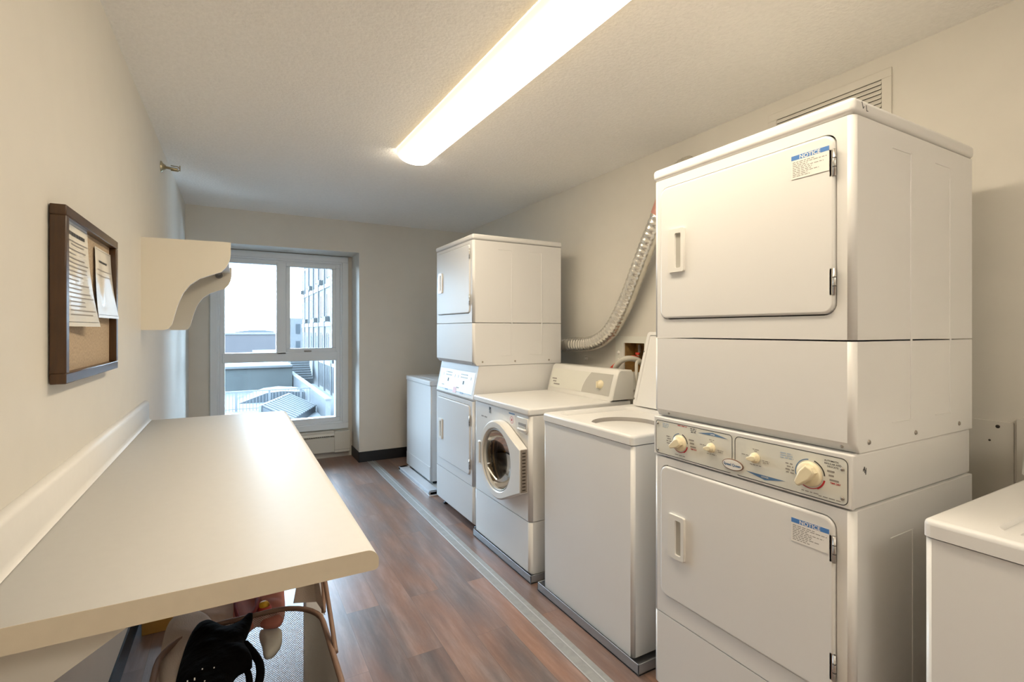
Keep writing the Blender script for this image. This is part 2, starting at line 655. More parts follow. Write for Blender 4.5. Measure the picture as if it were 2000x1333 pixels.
def slab(mb, poly, x0, x1, m, r=0.004, seg=3, axis='x', sm=True):
    """plate with outline poly in (y,z), front at x0 with rounded rim of radius r, back at x1"""
    cu = sum(p[0] for p in poly) / len(poly)
    cv = sum(p[1] for p in poly) / len(poly)
    n = len(poly)

    def inset(dd):
        out = []
        for i in range(n):
            a = Vector(poly[i - 1])
            b = Vector(poly[i])
            c = Vector(poly[(i + 1) % n])
            e1 = (b - a)
            e2 = (c - b)
            if e1.length < 1e-9:
                e1 = e2
            if e2.length < 1e-9:
                e2 = e1
            n1 = Vector((-e1.y, e1.x)).normalized()
            n2 = Vector((-e2.y, e2.x)).normalized()
            nn = (n1 + n2)
            nn = nn.normalized() / max(0.5, math.sqrt((1 + n1.dot(n2)) / 2))
            if nn.dot(Vector((cu, cv)) - b) < 0:
                nn = -nn
            out.append(b + nn * dd)
        return out
    sg = 1 if x1 > x0 else -1
    rings = [([Vector(p) for p in poly], x1)]
    for k in range(seg + 1):
        a = PI / 2 * k / seg
        rings.append((inset(r * (1 - math.cos(a))), x0 + sg * r * (1 - math.sin(a))))

    def P(p, x):
        return {'x': (x, p[0], p[1]), 'z': (p[0], p[1], x), 'y': (p[0], x, p[1])}[axis]
    for q in range(len(rings) - 1):
        A, xa = rings[q]
        B, xb = rings[q + 1]
        for i in range(n):
            j = (i + 1) % n
            mb.face([P(A[i], xa), P(A[j], xa), P(B[j], xb), P(B[i], xb)], m, q > 0 and sm)
    mb.face([P(p, rings[-1][1]) for p in rings[-1][0]], m)
    mb.face([P(p, x1) for p in rings[0][0]], m)
    return mb


def bars(mb, x, ytop, ztop, lines, h, m, dy=-1):
    """rows of print too small to read: lines=[(indent,length)]"""
    for i, (a, ln) in enumerate(lines):
        z = ztop - i * h
        p = 0.0
        while p < ln:
            wl_ = min(random.uniform(0.006, 0.016) * h / 0.006, ln - p)
            mb.face([(x, ytop + dy * (a + p), z), (x, ytop + dy * (a + p + wl_), z), (x, ytop + dy * (a + p + wl_), z - h * 0.42), (x, ytop + dy * (a + p), z - h * 0.42)], m)
            p += wl_ + h * 0.5


# ------------------------------------------------------------------ room shell
CZ = 2.444
WR = 2.27
YB, YP, YW = -1.9, 5.175, 5.53
XL0, XL1 = -0.402, -0.369


def xl(y):
    return XL0 + (XL1 - XL0) * y / 5.5


mb = MB()
mb.box(-0.9, WR + 0.3, YB - 0.2, YW + 0.25, -0.12, 0.0, FLOOR)
struct(mb.build('floor'))
mb = MB()
mb.box(-0.9, WR + 0.3, YB - 0.2, YW + 0.25, CZ, CZ + 0.12, CEIL)
struct(mb.build('ceiling'))
mb = MB()
mb.prism([(xl(YB), YB), (xl(YW), YW), (xl(YW) - 0.15, YW), (xl(YB) - 0.15, YB)], 'z', 0, CZ, PAINT)
struct(mb.build('wall_left'))
# right wall with a recessed outlet-box opening cut in
OB = (2.335, 2.525, 1.075, 1.262)
mb = MB()
holed(mb, [(YB, 0), (YW, 0), (YW, CZ), (YB, CZ)], [(OB[0], OB[2]), (OB[1], OB[2]), (OB[1], OB[3]), (OB[0], OB[3])], lambda u, v, t: (WR + t, u, v), PAINT, 0.09, PLYW)
mb.face([(WR + 0.09, OB[0], OB[2]), (WR + 0.09, OB[1], OB[2]), (WR + 0.09, OB[1], OB[3]), (WR + 0.09, OB[0], OB[3])], PLYW)
mb.box(WR + 0.1, WR + 0.2, YB, YW, 0, CZ, PAINT)
struct(mb.build('wall_right'))
mb = MB()
mb.box(-0.9, WR + 0.3, YB - 0.15, YB, 0, CZ, PAINT)
struct(mb.build('wall_back'))
# far wall: boxed-out part right of the window, header above it, window wall behind
XPIL = 1.11
mb = MB()
mb.box(XPIL, WR + 0.05, YP, YW + 0.2, 0, CZ, PAINT)
mb.box(xl(5.3) - 0.1, XPIL, YP - 0.01, YW + 0.2, 2.132, CZ, PAINT)
struct(mb.build('wall_far'))
# wall around the window opening
WX0, WX1, WZ0, WZ1 = -0.165, 1.03, 0.325, 2.10
mb = MB()
holed(mb, [(xl(5.5) - 0.02, 0), (XPIL + 0.02, 0), (XPIL + 0.02, 2.15), (xl(5.5) - 0.02, 2.15)], [(WX0, WZ0), (WX1, WZ0), (WX1, WZ1), (WX0, WZ1)], lambda u, v, t: (u, YW + t, v), PAINT, 0.2)
holed(mb, [(xl(5.5) - 0.3, -0.1), (XPIL + 0.3, -0.1), (XPIL + 0.3, 2.5), (xl(5.5) - 0.3, 2.5)], [(WX0, WZ0), (WX1, WZ0), (WX1, WZ1), (WX0, WZ1)], lambda u, v, t: (u, YW + 0.2 + t, v), PAINT)
struct(mb.build('wall_window'))
# black cove bases
mb = MB()
mb.box(XPIL - 0.006, WR, YP - 0.006, YP + 0.003, 0, 0.105, BLACK, 0.002)
mb.box(XPIL - 0.006, XPIL + 0.002, YP - 0.006, YW, 0, 0.105, BLACK, 0.002)
struct(mb.build('baseboard_far'))
mb = MB()
mb.prism([(xl(YB), YB), (xl(YW), YW), (xl(YW) + 0.007, YW), (xl(YB) + 0.007, YB)], 'z', 0, 0.10, BLACK)
struct(mb.build('baseboard_left'))
mb = MB()
mb.box(WR - 0.007, WR, YB, YP, 0, 0.10, BLACK)
struct(mb.build('baseboard_right'))

# ------------------------------------------------------------------ window
win = bpy.data.objects.new('window_1', None)
COL.objects.link(win)
win.location = (0, 0, 0)
struct(win)
yf = YW - 0.03


def frame_rect(mb, x0, x1, z0, z1, t, ya, yb, m, r=0.004):
    mb.box(x0, x1, ya, yb, z1 - t, z1, m, r)
    mb.box(x0, x1, ya, yb, z0, z0 + t, m, r)
    mb.box(x0, x0 + t, ya, yb, z0 + t, z1 - t, m, r)
    mb.box(x1 - t, x1, ya, yb, z0 + t, z1 - t, m, r)


mb = MB()
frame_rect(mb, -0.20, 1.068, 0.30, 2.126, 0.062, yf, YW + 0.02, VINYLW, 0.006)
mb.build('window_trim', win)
mb = MB()
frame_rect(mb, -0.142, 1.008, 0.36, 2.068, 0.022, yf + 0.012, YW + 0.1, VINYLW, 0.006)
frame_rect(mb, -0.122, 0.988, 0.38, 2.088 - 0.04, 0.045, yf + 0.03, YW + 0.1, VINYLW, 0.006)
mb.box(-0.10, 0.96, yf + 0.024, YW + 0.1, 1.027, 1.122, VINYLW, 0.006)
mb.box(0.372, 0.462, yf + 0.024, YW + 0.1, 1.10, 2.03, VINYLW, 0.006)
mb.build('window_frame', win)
mb = MB()
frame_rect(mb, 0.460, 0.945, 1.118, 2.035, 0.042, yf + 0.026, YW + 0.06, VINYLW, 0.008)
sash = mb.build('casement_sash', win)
mb = MB()
mb.box(0.63, 0.70, yf + 0.008, yf + 0.030, 1.122, 1.136, INKG, 0.004)
mb.build('window_latch', win)
for nm, (a, b, c, d) in (('window_pane', (-0.08, 0.375, 1.12, 2.03)), ('window_pane', (0.50, 0.905, 1.155, 1.995)), ('window_pane', (-0.08, 0.945, 0.42, 1.03))):
    mb = MB()
    mb.box(a, b, YW + 0.048, YW + 0.053, c, d, GLASS)
    mb.build(nm, win)

# ------------------------------------------------------------------ baseboard heater under the window
ht = thing('baseboard_heater', 'low cream baseboard heater with a dark slot, on the wall under the window', 'heater', (0.36, YW, 0))
x0, x1 = -0.72, 0.715
mb = MB()
mb.box(x0, 0.555, -0.012, -0.002, 0.05, 0.292, HEAT)
mb.box(x0, 0.555, -0.075, -0.006, 0.268, 0.292, HEAT, 0.003)
mb.prism([(-0.062, 0.268), (-0.075, 0.268), (-0.085, 0.243), (-0.080, 0.243)], 'x', x0, 0.555, HEAT)
mb.build('back_plate', ht)
mb = MB()
mb.prism([(-0.062, 0.232), (-0.085, 0.222), (-0.085, 0.075), (-0.080, 0.075), (-0.080, 0.218), (-0.062, 0.226)], 'x', x0, 0.555, HEAT)
mb.build('front_cover', ht)
mb = MB()
for k in range(60):
    x = x0 + 0.01 + k * 0.021
    mb.box(x, x + 0.0012, -0.066, -0.02, 0.10, 0.235, DARK)
mb.tube([(x0, -0.045, 0.165), (0.555, -0.045, 0.165)], 0.011, DARK, 10)
mb.build('fin_element', ht)
mb = MB()
mb.box(0.555, x1, -0.094, -0.002, 0.066, 0.285, HEAT, 0.004)
mb.box(0.554, x1 + 0.001, -0.095, -0.002, 0.094, 0.097, INKG)
mb.build('end_cap', ht)

# ------------------------------------------------------------------ worktop and its supports
ct = thing('countertop', 'long white laminate folding counter along the left wall with an upstand behind', 'counter', (0, 1.02, 0))
L = 2.0
prof = []
xe, zt, zb = 0.258, 0.900, 0.858
rt, rb_ = 0.024, 0.010
prof.append((-0.385, zb))
prof += [(xe - rb_ + rb_ * math.sin(a), zb + rb_ - rb_ * math.cos(a)) for a in [PI / 2 * k / 4 for k in range(5)]]
prof += [(xe - rt + rt * math.cos(a), zt - rt + rt * math.sin(a)) for a in [PI / 2 * k / 8 for k in range(9)]]
prof += [(-0.385, zt)]
mb = MB()
n_ = len(prof)
for i in range(n_):
    j = (i + 1) % n_
    mb.face([(prof[i][0], 0, prof[i][1]), (prof[j][0], 0, prof[j][1]), (prof[j][0], L, prof[j][1]), (prof[i][0], L, prof[i][1])], LAMI, 0.0 < prof[i][0] and i != 0)
mb.build('counter_slab', ct)
mb = MB()
mb.prism(prof, 'y', -0.0012, 0.0, LAMIE)
mb.build('end_cap', ct)
mb = MB()
xw0, xw1 = xl(1.02) - 0.004, xl(3.02) - 0.004
t0 = 0.032
sp = []
top = [(0.0, 0.988), (0.003, 0.995), (0.010, 0.999), (0.020, 0.998), (t0 - 0.004, 0.994), (t0, 0.986), (t0, 0.915), (t0 + 0.003, 0.906), (t0 + 0.010, 0.9005)]
for i in range(len(top) - 1):
    a, b = top[i], top[i + 1]
    mb.face([(xw0 + a[0], 0, a[1]), (xw0 + b[0], 0, b[1]), (xw1 + b[0] - 0.01, L, b[1]), (xw1 + a[0] - 0.01, L, a[1])], LAMI, True)
mb.face([(xw0 + p[0], 0, p[1]) for p in top] + [(xw0, 0, 0.9)], LAMI)
mb.face([(xw1 + p[0] - 0.01, L, p[1]) for p in top] + [(xw1 - 0.01, L, 0.9)], LAMI)
mb.build('backsplash', ct)
for yb in (0.09, 1.50):
    mb = MB()
    mb.prism([(-0.392, 0.857), (-0.10, 0.857), (-0.392, 0.672)], 'y', yb, yb + 0.022, PAINT)
    mb.build('gusset_bracket', ct)
mb = MB()
mb.box(0.196, 0.250, 0.66, 0.72, 0.0, 0.857, LAMI, 0.004)
mb.build('leg', ct)

# ------------------------------------------------------------------ appliances
def add_handle(parent, y, z, w=0.068, h=0.150, x=-0.006, m=PLAST):
    """flush cup pull: raised frame with a scooped pocket"""
    mb = MB()
    o = rrect(y - w / 2, y + w / 2, z - h / 2, z + h / 2, 0.006, 3)
    i_ = rrect(y - w / 2 + 0.012, y + w / 2 - 0.030, z - h / 2 + 0.014, z + h / 2 - 0.016, 0.005, 3)
    xf = x - 0.010
    holed(mb, o, i_, lambda u, v, t: (xf + t, u, v), m, 0.009)
    for k in range(len(o)):
        a, b = o[k], o[(k + 1) % len(o)]
        mb.face([(xf, a[0], a[1]), (xf, b[0], b[1]), (x, b[0] + (0.002 if b[0] > y else -0.002), b[1]), (x, a[0] + (0.002 if a[0] > y else -0.002), a[1])], m, True)
    # pocket floor slopes deeper toward the middle of the door
    ya, yb = y - w / 2 + 0.012, y + w / 2 - 0.030
    za, zb = z - h / 2 + 0.014, z + h / 2 - 0.016
    mb.face([(xf + 0.009, ya, za), (xf + 0.009, ya, zb), (xf + 0.007, yb, zb), (xf + 0.007, yb, za)], GREYP)
    mb.build('handle', parent)


def add_hinge(parent, y, z, h=0.068, x=-0.007):
    mb = MB()
    mb.tube([(x, y, z - h / 2), (x, y, z + h / 2)], 0.0042, STEEL, 10)
    for zz in (z - h / 6, z + h / 6):
        mb.tube([(x, y, zz - 0.0012), (x, y, zz + 0.0012)], 0.0046, INK, 10)
    mb.box(x, x + 0.004, y - 0.001, y + 0.012, z - h / 2, z + h / 2, STEEL)
    mb.build('hinge', parent)


def add_notice(parent, yl, zt, w=0.100, h=0.064, x=-0.0085):
    mb = MB()
    mb.box(x, x + 0.0006, yl - w, yl, zt - h, zt, LABEL)
    bx = x - 0.0002
    mb.face([(bx, yl, zt), (bx, yl - w, zt), (bx, yl - w, zt - 0.0125), (bx, yl, zt - 0.0125)], BLUE)
    mb.text('NOTICE', 0.0145, (bx - 0.0002, yl - w * 0.5, zt - 0.0115), (0, -1, 0), (0, 0, 1), LABEL, 0.0003, 'CENTER', 1.05)
    bars(mb, bx, yl - 0.004, zt - 0.018, [(0, 0.060), (0, 0.090), (0, 0.040), (0, 0.082), (0, 0.052), (0, 0.050), (0, 0.070), (0, 0.040), (0, 0.046)], 0.0048, INKG)
    mb.build('notice_label', parent)


def screw(mb, x, y, z, r=0.0045, ax='x'):
    if ax == 'x':
        mb.lathe([(0, -0.003), (r * 0.7, -0.0028), (r, -0.0008), (r, 0.001)], (x, y, z), 'x', SCREW, 12)
    else:
        mb.lathe([(0, -0.003), (r * 0.7, -0.0028), (r, -0.0008), (r, 0.001)], (x, y, z), 'y', SCREW, 12)


def stacked_dryer(name, label, X, Y0, w, d, H, enam, zt_seam, zp, zu, zc, zs, zdoor_u, zdoor_l, ctrl, notices, group):
    """H top, zt_seam lid seam, zp seam between door panel and lower panel (upper unit), zu bottom of upper unit, zc bottom of control panel, zs lower panel seam"""
    t = thing(name, label, 'dryer', (X, Y0, 0), 0, group)
    g = 0.0035
    # lid
    mb = MB()
    mb.box(-0.004, d + 0.01, -0.003, w + 0.003, zt_seam + 0.002, H, enam, 0.012, 4)
    mb.build('top_lid', t)

    def door_unit(z0, z1, zd, toe, nm):
        y0, y1 = 0.044, w - 0.036
        r_ = 0.032
        mb = shell(w, d, z0, z1, enam, 0.016, rrect(y0 - g, y1 + g, zd[0] - g, zd[1] + g, r_), 0.02, enam, toe)
        # dark recess behind the door edge
        mb.face([(0.019, y0 - 0.02, zd[0] - 0.02), (0.019, y1 + 0.02, zd[0] - 0.02), (0.019, y1 + 0.02, zd[1] + 0.02), (0.019, y0 - 0.02, zd[1] + 0.02)], DARK)
        cab = mb.build(nm, t)
        mb = MB()
        slab(mb, rrect(y0, y1, zd[0], zd[1], r_ - 0.002), -0.007, 0.016, enam, 0.007, 4)
        dr = mb.build('door', t)
        hy = y1 - 0.046 - 0.034
        add_handle(dr, hy, zd[2])
        for hz in zd[3]:
            add_hinge(dr, y0 - 0.001, hz)
        if notices:
            add_notice(dr, y0 + 0.111, zd[1] - 0.030)
        return cab

    door_unit(zp + 0.002, zt_seam - 0.002, zdoor_u, 0.0, 'upper_cabinet')
    # the panel under the upper door, with its tucked bottom edge
    mb = shell(w, d, zu, zp - 0.002, enam, 0.016, None, toe=0.026)
    for yy in (0.035, w - 0.06):
        screw(mb, 0.012, yy, zu + 0.013)
    mb.build('upper_lower_panel' if False else 'access_panel', t)
    door_unit(zs + 0.002, zc - 0.002, zdoor_l, 0.0, 'lower_cabinet')
    mb = shell(w, d, 0.045, zs - 0.002, enam, 0.016, None, toe=0.02)
    mb.build('kick_panel', t)
    # levelling feet
    for fx in (0.06, d - 0.06):
        for fy in (0.06, w - 0.06):
            mb = MB()
            mb.lathe([(0, 0), (0.022, 0), (0.022, 0.012), (0.008, 0.014), (0.008, 0.046), (0, 0.046)], (fx, fy, 0), 'z', BLACK, 14)
            mb.build('foot', t)
    ctrl(t, w, d, zc, zu)
    # ribs pressed into the near flank and the screws along it
    for (xa, xb, za, zb) in ((0.29, 0.30, zu + 0.065, zt_seam - 0.05), (0.535, 0.545, zu + 0.06, zt_seam - 0.055), (0.19, 0.30, zt_seam - 0.056, zt_seam - 0.052), (0.44, 0.54, zt_seam - 0.056, zt_seam - 0.052),
                             (0.19, 0.30, zu + 0.062, zu + 0.066), (0.44, 0.54, zu + 0.062, zu + 0.066), (0.30, 0.307, 0.10, zc - 0.10), (0.18, 0.30, zc - 0.104, zc - 0.10), (0.44, 0.60, zc - 0.094, zc - 0.09)):
        mb = MB()
        mb.box(xa, xb, -0.0016, 0.001, za, zb, enam, 0.0015, 2)
        mb.build('pressed_rib', t)
    for xx in (0.07, 0.32, 0.60):
        mb = MB()
        screw(mb, xx, -0.0005, zu + 0.024, 0.0065, 'y')
        mb.build('screw', t)
    return t


def arc_band(mb, x, cy, cz, r, wd, a0, a1, m, n=18):
    """band on the faceplate; angles in degrees as seen from the room, 0 = right, 90 = up"""
    for k in range(n):
        A = math.radians(a0 + (a1 - a0) * k / n)
        B = math.radians(a0 + (a1 - a0) * (k + 1) / n)
        mb.face([(x, cy - r * math.cos(A), cz + r * math.sin(A)), (x, cy - r * math.cos(B), cz + r * math.sin(B)),
                 (x, cy - (r + wd) * math.cos(B), cz + (r + wd) * math.sin(B)), (x, cy - (r + wd) * math.cos(A), cz + (r + wd) * math.sin(A))], m)


def outline(mb, poly, x, wd, m):
    n = len(poly)
    cy = sum(p[0] for p in poly) / n
    cz = sum(p[1] for p in poly) / n
    for i in range(n):
        a, b = poly[i], poly[(i + 1) % n]
        e = Vector((b[0] - a[0], b[1] - a[1]))
        if e.length < 1e-7:
            continue
        nn = Vector((-e.y, e.x)).normalized() * wd
        if nn.dot(Vector((cy - a[0], cz - a[1]))) < 0:
            nn = -nn
        mb.face([(x, a[0], a[1]), (x, b[0], b[1]), (x, b[0] + nn.x, b[1] + nn.y), (x, a[0] + nn.x, a[1] + nn.y)], m)


def knob(parent, x, y, z, r, ang, depth=0.026, nm='knob', m=IVORY):
    mb = MB()
    mb.lathe([(r, 0), (r * 0.98, -0.006), (r * 0.86, -0.010), (0, -0.011)], (x, y, z), 'x', m, 32)
    # tapered grip
    c, s_ = math.cos(ang), math.sin(ang)
    pr = [(-1.08, -0.10), (-1.0, -0.24), (0.0, -0.50), (0.72, -0.42), (0.82, 0.0), (0.72, 0.42), (0.0, 0.50), (-1.0, 0.24), (-1.08, 0.10)]
    pr = [(y - (u * c - v * s_) * r * 1.02, z + (u * s_ + v * c) * r * 1.02) for u, v in pr]
    slab(mb, pr, x - depth, x - 0.008, m, r * 0.14, 3)
    return mb.build(nm, parent)


def near_ctrl(t, w, d, zc, zu):
    z0, z1 = zc + 0.002, zu - 0.002
    mb = MB()
    mb.box(0.0, d - 0.004, 0.004, w - 0.004, z0, z1, ENAM, 0.006)
    # raised bezel rim along the front
    x = -0.0025
    mb.box(x, 0.01, 0.002, w - 0.002, z0 + 0.001, z1 - 0.001, ENAM, 0.003)
    xf = x - 0.0006
    za, zb = z0 + 0.007, z1 - 0.012
    lp = rrect(0.345, w - 0.012, za, zb, 0.012, 4)
    rp = rrect(0.012, 0.337, za, zb, 0.016, 4)
    mb.face([(xf + 0.0003, w - 0.012, za), (xf + 0.0003, 0.012, za), (xf + 0.0003, 0.012, zb), (xf + 0.0003, w - 0.012, zb)], FACE)
    outline(mb, lp, xf, 0.0022, INK)
    outline(mb, rp, xf, 0.0022, INK)
    # mask the doubled divider where the lower part of the plate is continuous
    mb.face([(xf - 0.0002, 0.36, za + 0.0025), (xf - 0.0002, 0.325, za + 0.0025), (xf - 0.0002, 0.325, za + 0.03), (xf - 0.0002, 0.36, za + 0.03)], FACE)
    q = xf - 0.0003
    ky = [y_ - 0.668 for y_ in (1.221, 1.09, 0.935, 0.776)]
    kz = [0.954, 0.965, 0.967, 0.960]
    for (cy, cz, r) in ((ky[0], kz[0], 0.031), (ky[3], kz[3], 0.037)):
        arc_band(mb, q, cy, cz, r, 0.0025, 95, 195, BLUED)
        arc_band(mb, q, cy, cz, r, 0.0035, 5, 72, INK)
        arc_band(mb, q, cy, cz, r, 0.0045, -60, -12, RED)
        arc_band(mb, q, cy, cz, r, 0.0022, -150, -60, RED)
        bars(mb, q, cy - r - 0.008, cz + 0.022, [(0, 0.022), (0.004, 0.018), (0.006, 0.026)], 0.011, INKG)
        bars(mb, q, cy + r + 0.030, cz + 0.016, [(0, 0.020), (0.004, 0.018), (0.0, 0.024), (0.002, 0.022)], 0.008, INKG)
        bars(mb, q, cy + 0.022, cz - r - 0.010, [(0, 0.045)], 0.006, INKG)
        mb.text('TIME DRY', 0.0060, (q, cy - r - 0.015, cz - 0.012), (0, -1, 0), (0, 0, 1), RED, 0.0002)
    for (cy, cz) in ((ky[1], kz[1]), (ky[2], kz[2])):
        bars(mb, q, cy + 0.009, cz + 0.026, [(0, 0.020), (0.005, 0.010)], 0.005, INKG)
        bars(mb, q, cy - 0.022, cz - 0.002, [(0, 0.022), (0.002, 0.018)], 0.005, INKG)
        bars(mb, q, cy + 0.046, cz + 0.004, [(0, 0.022)], 0.005, INKG)
        bars(mb, q, cy + 0.018, cz - 0.020, [(0, 0.036)], 0.005, INKG)
    # triangles naming the two dryers
    cy = ky[1] - 0.004
    zt_ = zb - 0.006
    mb.face([(q, cy + 0.058, zt_ - 0.010), (q, cy, zt_), (q, cy - 0.058, zt_ - 0.010)], BLUED)
    mb.text('UPPER', 0.0062, (q - 0.0002, cy, zt_ - 0.0085), (0, -1, 0), (0, 0, 1), LABEL, 0.0001, 'CENTER')
    cy = ky[2] - 0.030
    zt_ = za + 0.022
    mb.face([(q, cy + 0.062, zt_), (q, cy, zt_ - 0.013), (q, cy - 0.062, zt_)], BLUED)
    mb.text('LOWER', 0.0066, (q - 0.0002, cy, zt_ - 0.0068), (0, -1, 0), (0, 0, 1), LABEL, 0.0001, 'CENTER')
    bars(mb, q, w - 0.045, zb - 0.008, [(0, 0.028), (0, 0.028), (0, 0.024)], 0.006, BLUEL)
    bars(mb, q, ky[0] + 0.010, zb - 0.004, [(0, 0.040)], 0.006, RED)
    bars(mb, q, ky[0] - 0.045, zb - 0.006, [(0, 0.026), (0.001, 0.024), (0.003, 0.020)], 0.0055, INK)
    bars(mb, q, ky[3] + 0.082, zb - 0.018, [(0, 0.034), (0, 0.038), (0, 0.038)], 0.0062, BLUEL)
    for i, s_ in enumerate(('AUTOMATIC', 'REGULAR AND', 'DELICATE')):
        mb.text(s_, 0.0062, (q, 0.052 - (0.0 if i == 0 else 0.003), zb - 0.016 - i * 0.0072), (0, -1, 0), (0, 0, 1), INK, 0.0001, 'CENTER')
    bars(mb, q, 0.085, za + 0.010, [(0, 0.055)], 0.006, INKG)
    # oval maker's plate
    cy, cz = 1.011 - 0.668, 0.929
    el = [(cy + 0.037 * math.cos(a), cz + 0.0175 * math.sin(a)) for a in [2 * PI * k / 32 for k in range(32)]]
    slab(mb, el, q - 0.003, q + 0.001, PIPING, 0.001, 2)
    el2 = [(cy + 0.0345 * math.cos(a), cz + 0.0150 * math.sin(a)) for a in [2 * PI * k / 32 for k in range(32)]]
    slab(mb, el2, q - 0.0036, q - 0.001, LABEL, 0.0005, 2)
    mb.text('Speed Queen', 0.0112, (q - 0.004, cy, cz - 0.0036), (0, -1, 0), (0, 0, 1), BLUED, 0.00035, 'CENTER', 0.98)
    cp = mb.build('control_panel', t)
    for (sy, sz) in ((w - 0.022, zb - 0.012), (w - 0.022, za + 0.012), (0.026, zb - 0.028), (0.026, za + 0.018)):
        m2 = MB()
        screw(m2, q - 0.0002, sy, sz, 0.0048)
        m2.build('screw', cp)
    knob(cp, q, ky[0], kz[0], 0.0275, math.radians(30), 0.027)
    knob(cp, q, ky[1], kz[1], 0.0155, math.radians(10), 0.022)
    knob(cp, q, ky[2], kz[2], 0.0155, math.radians(10), 0.022)
    knob(cp, q, ky[3], kz[3], 0.0335, math.radians(52), 0.029)


near = stacked_dryer('stacked_dryer', 'tall stacked white dryer nearest the camera, blue notice labels on both doors', 1.35, 0.668, 0.677, 0.695, 1.930, ENAM,
                     1.889, 1.318, 1.034, 0.891, 0.326, (1.387, 1.853, 1.622, (1.776, 1.470)), (0.398, 0.860, 0.627, (0.782, 0.478)), near_ctrl, True, None)
# handwritten marks on the near flank of the lid and control box
mb = MB()
for (a, b) in (((0.030, 1.921), (0.036, 1.905)), ((0.036, 1.905), (0.041, 1.911)), ((0.050, 1.916), (0.053, 1.902)), ((0.053, 1.902), (0.060, 1.903))):
    mb.tube([(a[0], -0.0032, a[1]), (b[0], -0.0032, b[1])], 0.0009, INK, 5)
mb.build('ink_mark', near)
mb = MB()
for (a, b) in (((0.050, 0.985), (0.056, 0.996)), ((0.056, 0.996), (0.058, 0.980)), ((0.050, 0.990), (0.064, 0.986)), ((0.064, 0.992), (0.062, 0.975))):
    mb.tube([(a[0], 0.0035, a[1]), (b[0], 0.0035, b[1])], 0.0009, INK, 5)
mb.build('ink_mark', near)


def far_ctrl(t, w, d, zc, zu):
    z0, z1 = zc + 0.002, zu - 0.002
    mb = MB()
    xt = 0.045
    pr = [(0.006, z0), (0.0, z0 + 0.012), (xt, z1), (d - 0.004, z1), (d - 0.004, z0)]
    mb.prism(pr, 'y', 0.004, w - 0.004, ENAM2)
    dx = (xt - 0.0) / (z1 - z0 - 0.012)

    def X(z, off=0.001):
        return (z - z0 - 0.012) * dx - off

    def quad(y0, y1, za, zb, m, off=0.001):
        mb.face([(X(za, off), y0, za), (X(za, off), y1, za), (X(zb, off), y1, zb), (X(zb, off), y0, zb)], m)
    quad(0.03, w - 0.03, z0 + 0.035, z1 - 0.05, FACEB)
    for cy in (0.20, 0.48):
        for i in range(2):
            for k in range(5):
                y = cy - 0.055 + k * 0.024
                quad(y, y + 0.017, z0 + 0.135 + i * 0.020, z0 + 0.143 + i * 0.020, INKG, 0.0014)
        quad(cy - 0.012, cy + 0.010, z0 + 0.092, z0 + 0.116, INK, 0.0016)
        quad(cy - 0.12, cy - 0.112, z0 + 0.13, z0 + 0.150, INKG, 0.0014)
        quad(cy + 0.10, cy + 0.108, z0 + 0.13, z0 + 0.150, INKG, 0.0014)
        quad(cy + 0.06, cy + 0.11, z0 + 0.058, z0 + 0.066, INKG, 0.0014)
        quad(cy - 0.03, cy + 0.03, z0 + 0.028, z0 + 0.038, BLUED, 0.0014)
    quad(0.04, w - 0.04, z0 + 0.033, z0 + 0.0365, BLUED, 0.0014)
    quad(0.300, 0.360, z0 + 0.022, z0 + 0.062, PINK, 0.0018)
    mb.build('control_panel', t)


far = stacked_dryer('stacked_dryer', 'stacked white dryer beyond the front-loading washer, slanted control panel, no labels', 1.382, 3.005, 0.685, 0.705, 1.988, ENAM2,
                    1.950, 1.395, 1.108, 0.872, 0.305, (1.462, 1.925, 1.70, (1.86, 1.55)), (0.372, 0.838, 0.60, (0.74, 0.45)), far_ctrl, False, None)


def door_pan(name, label, x0, x1, y0, y1, h, m):
    mb = MB()
    t = 0.004
    mb.box(x0, x1, y0, y1, 0.002, 0.008, m)
    for (a, b, c, d) in ((x0, x0 + t, y0, y1), (x1 - t, x1, y0, y1), (x0, x1, y0, y0 + t), (x0, x1, y1 - t, y1)):
        mb.box(a, b, c, d, 0.002, h, m, 0.001, 1)
    return tag(mb.build(name), label, 'drain pan')


def ring_face(mb, x, cy, cz, r0, r1, m, n=48, x2=None):
    for k in range(n):
        A, B = 2 * PI * k / n, 2 * PI * (k + 1) / n
        xx = x if x2 is None else x2
        mb.face([(x, cy + r0 * math.cos(A), cz + r0 * math.sin(A)), (x, cy + r0 * math.cos(B), cz + r0 * math.sin(B)),
                 (xx, cy + r1 * math.cos(B), cz + r1 * math.sin(B)), (xx, cy + r1 * math.cos(A), cz + r1 * math.sin(A))], m, True)


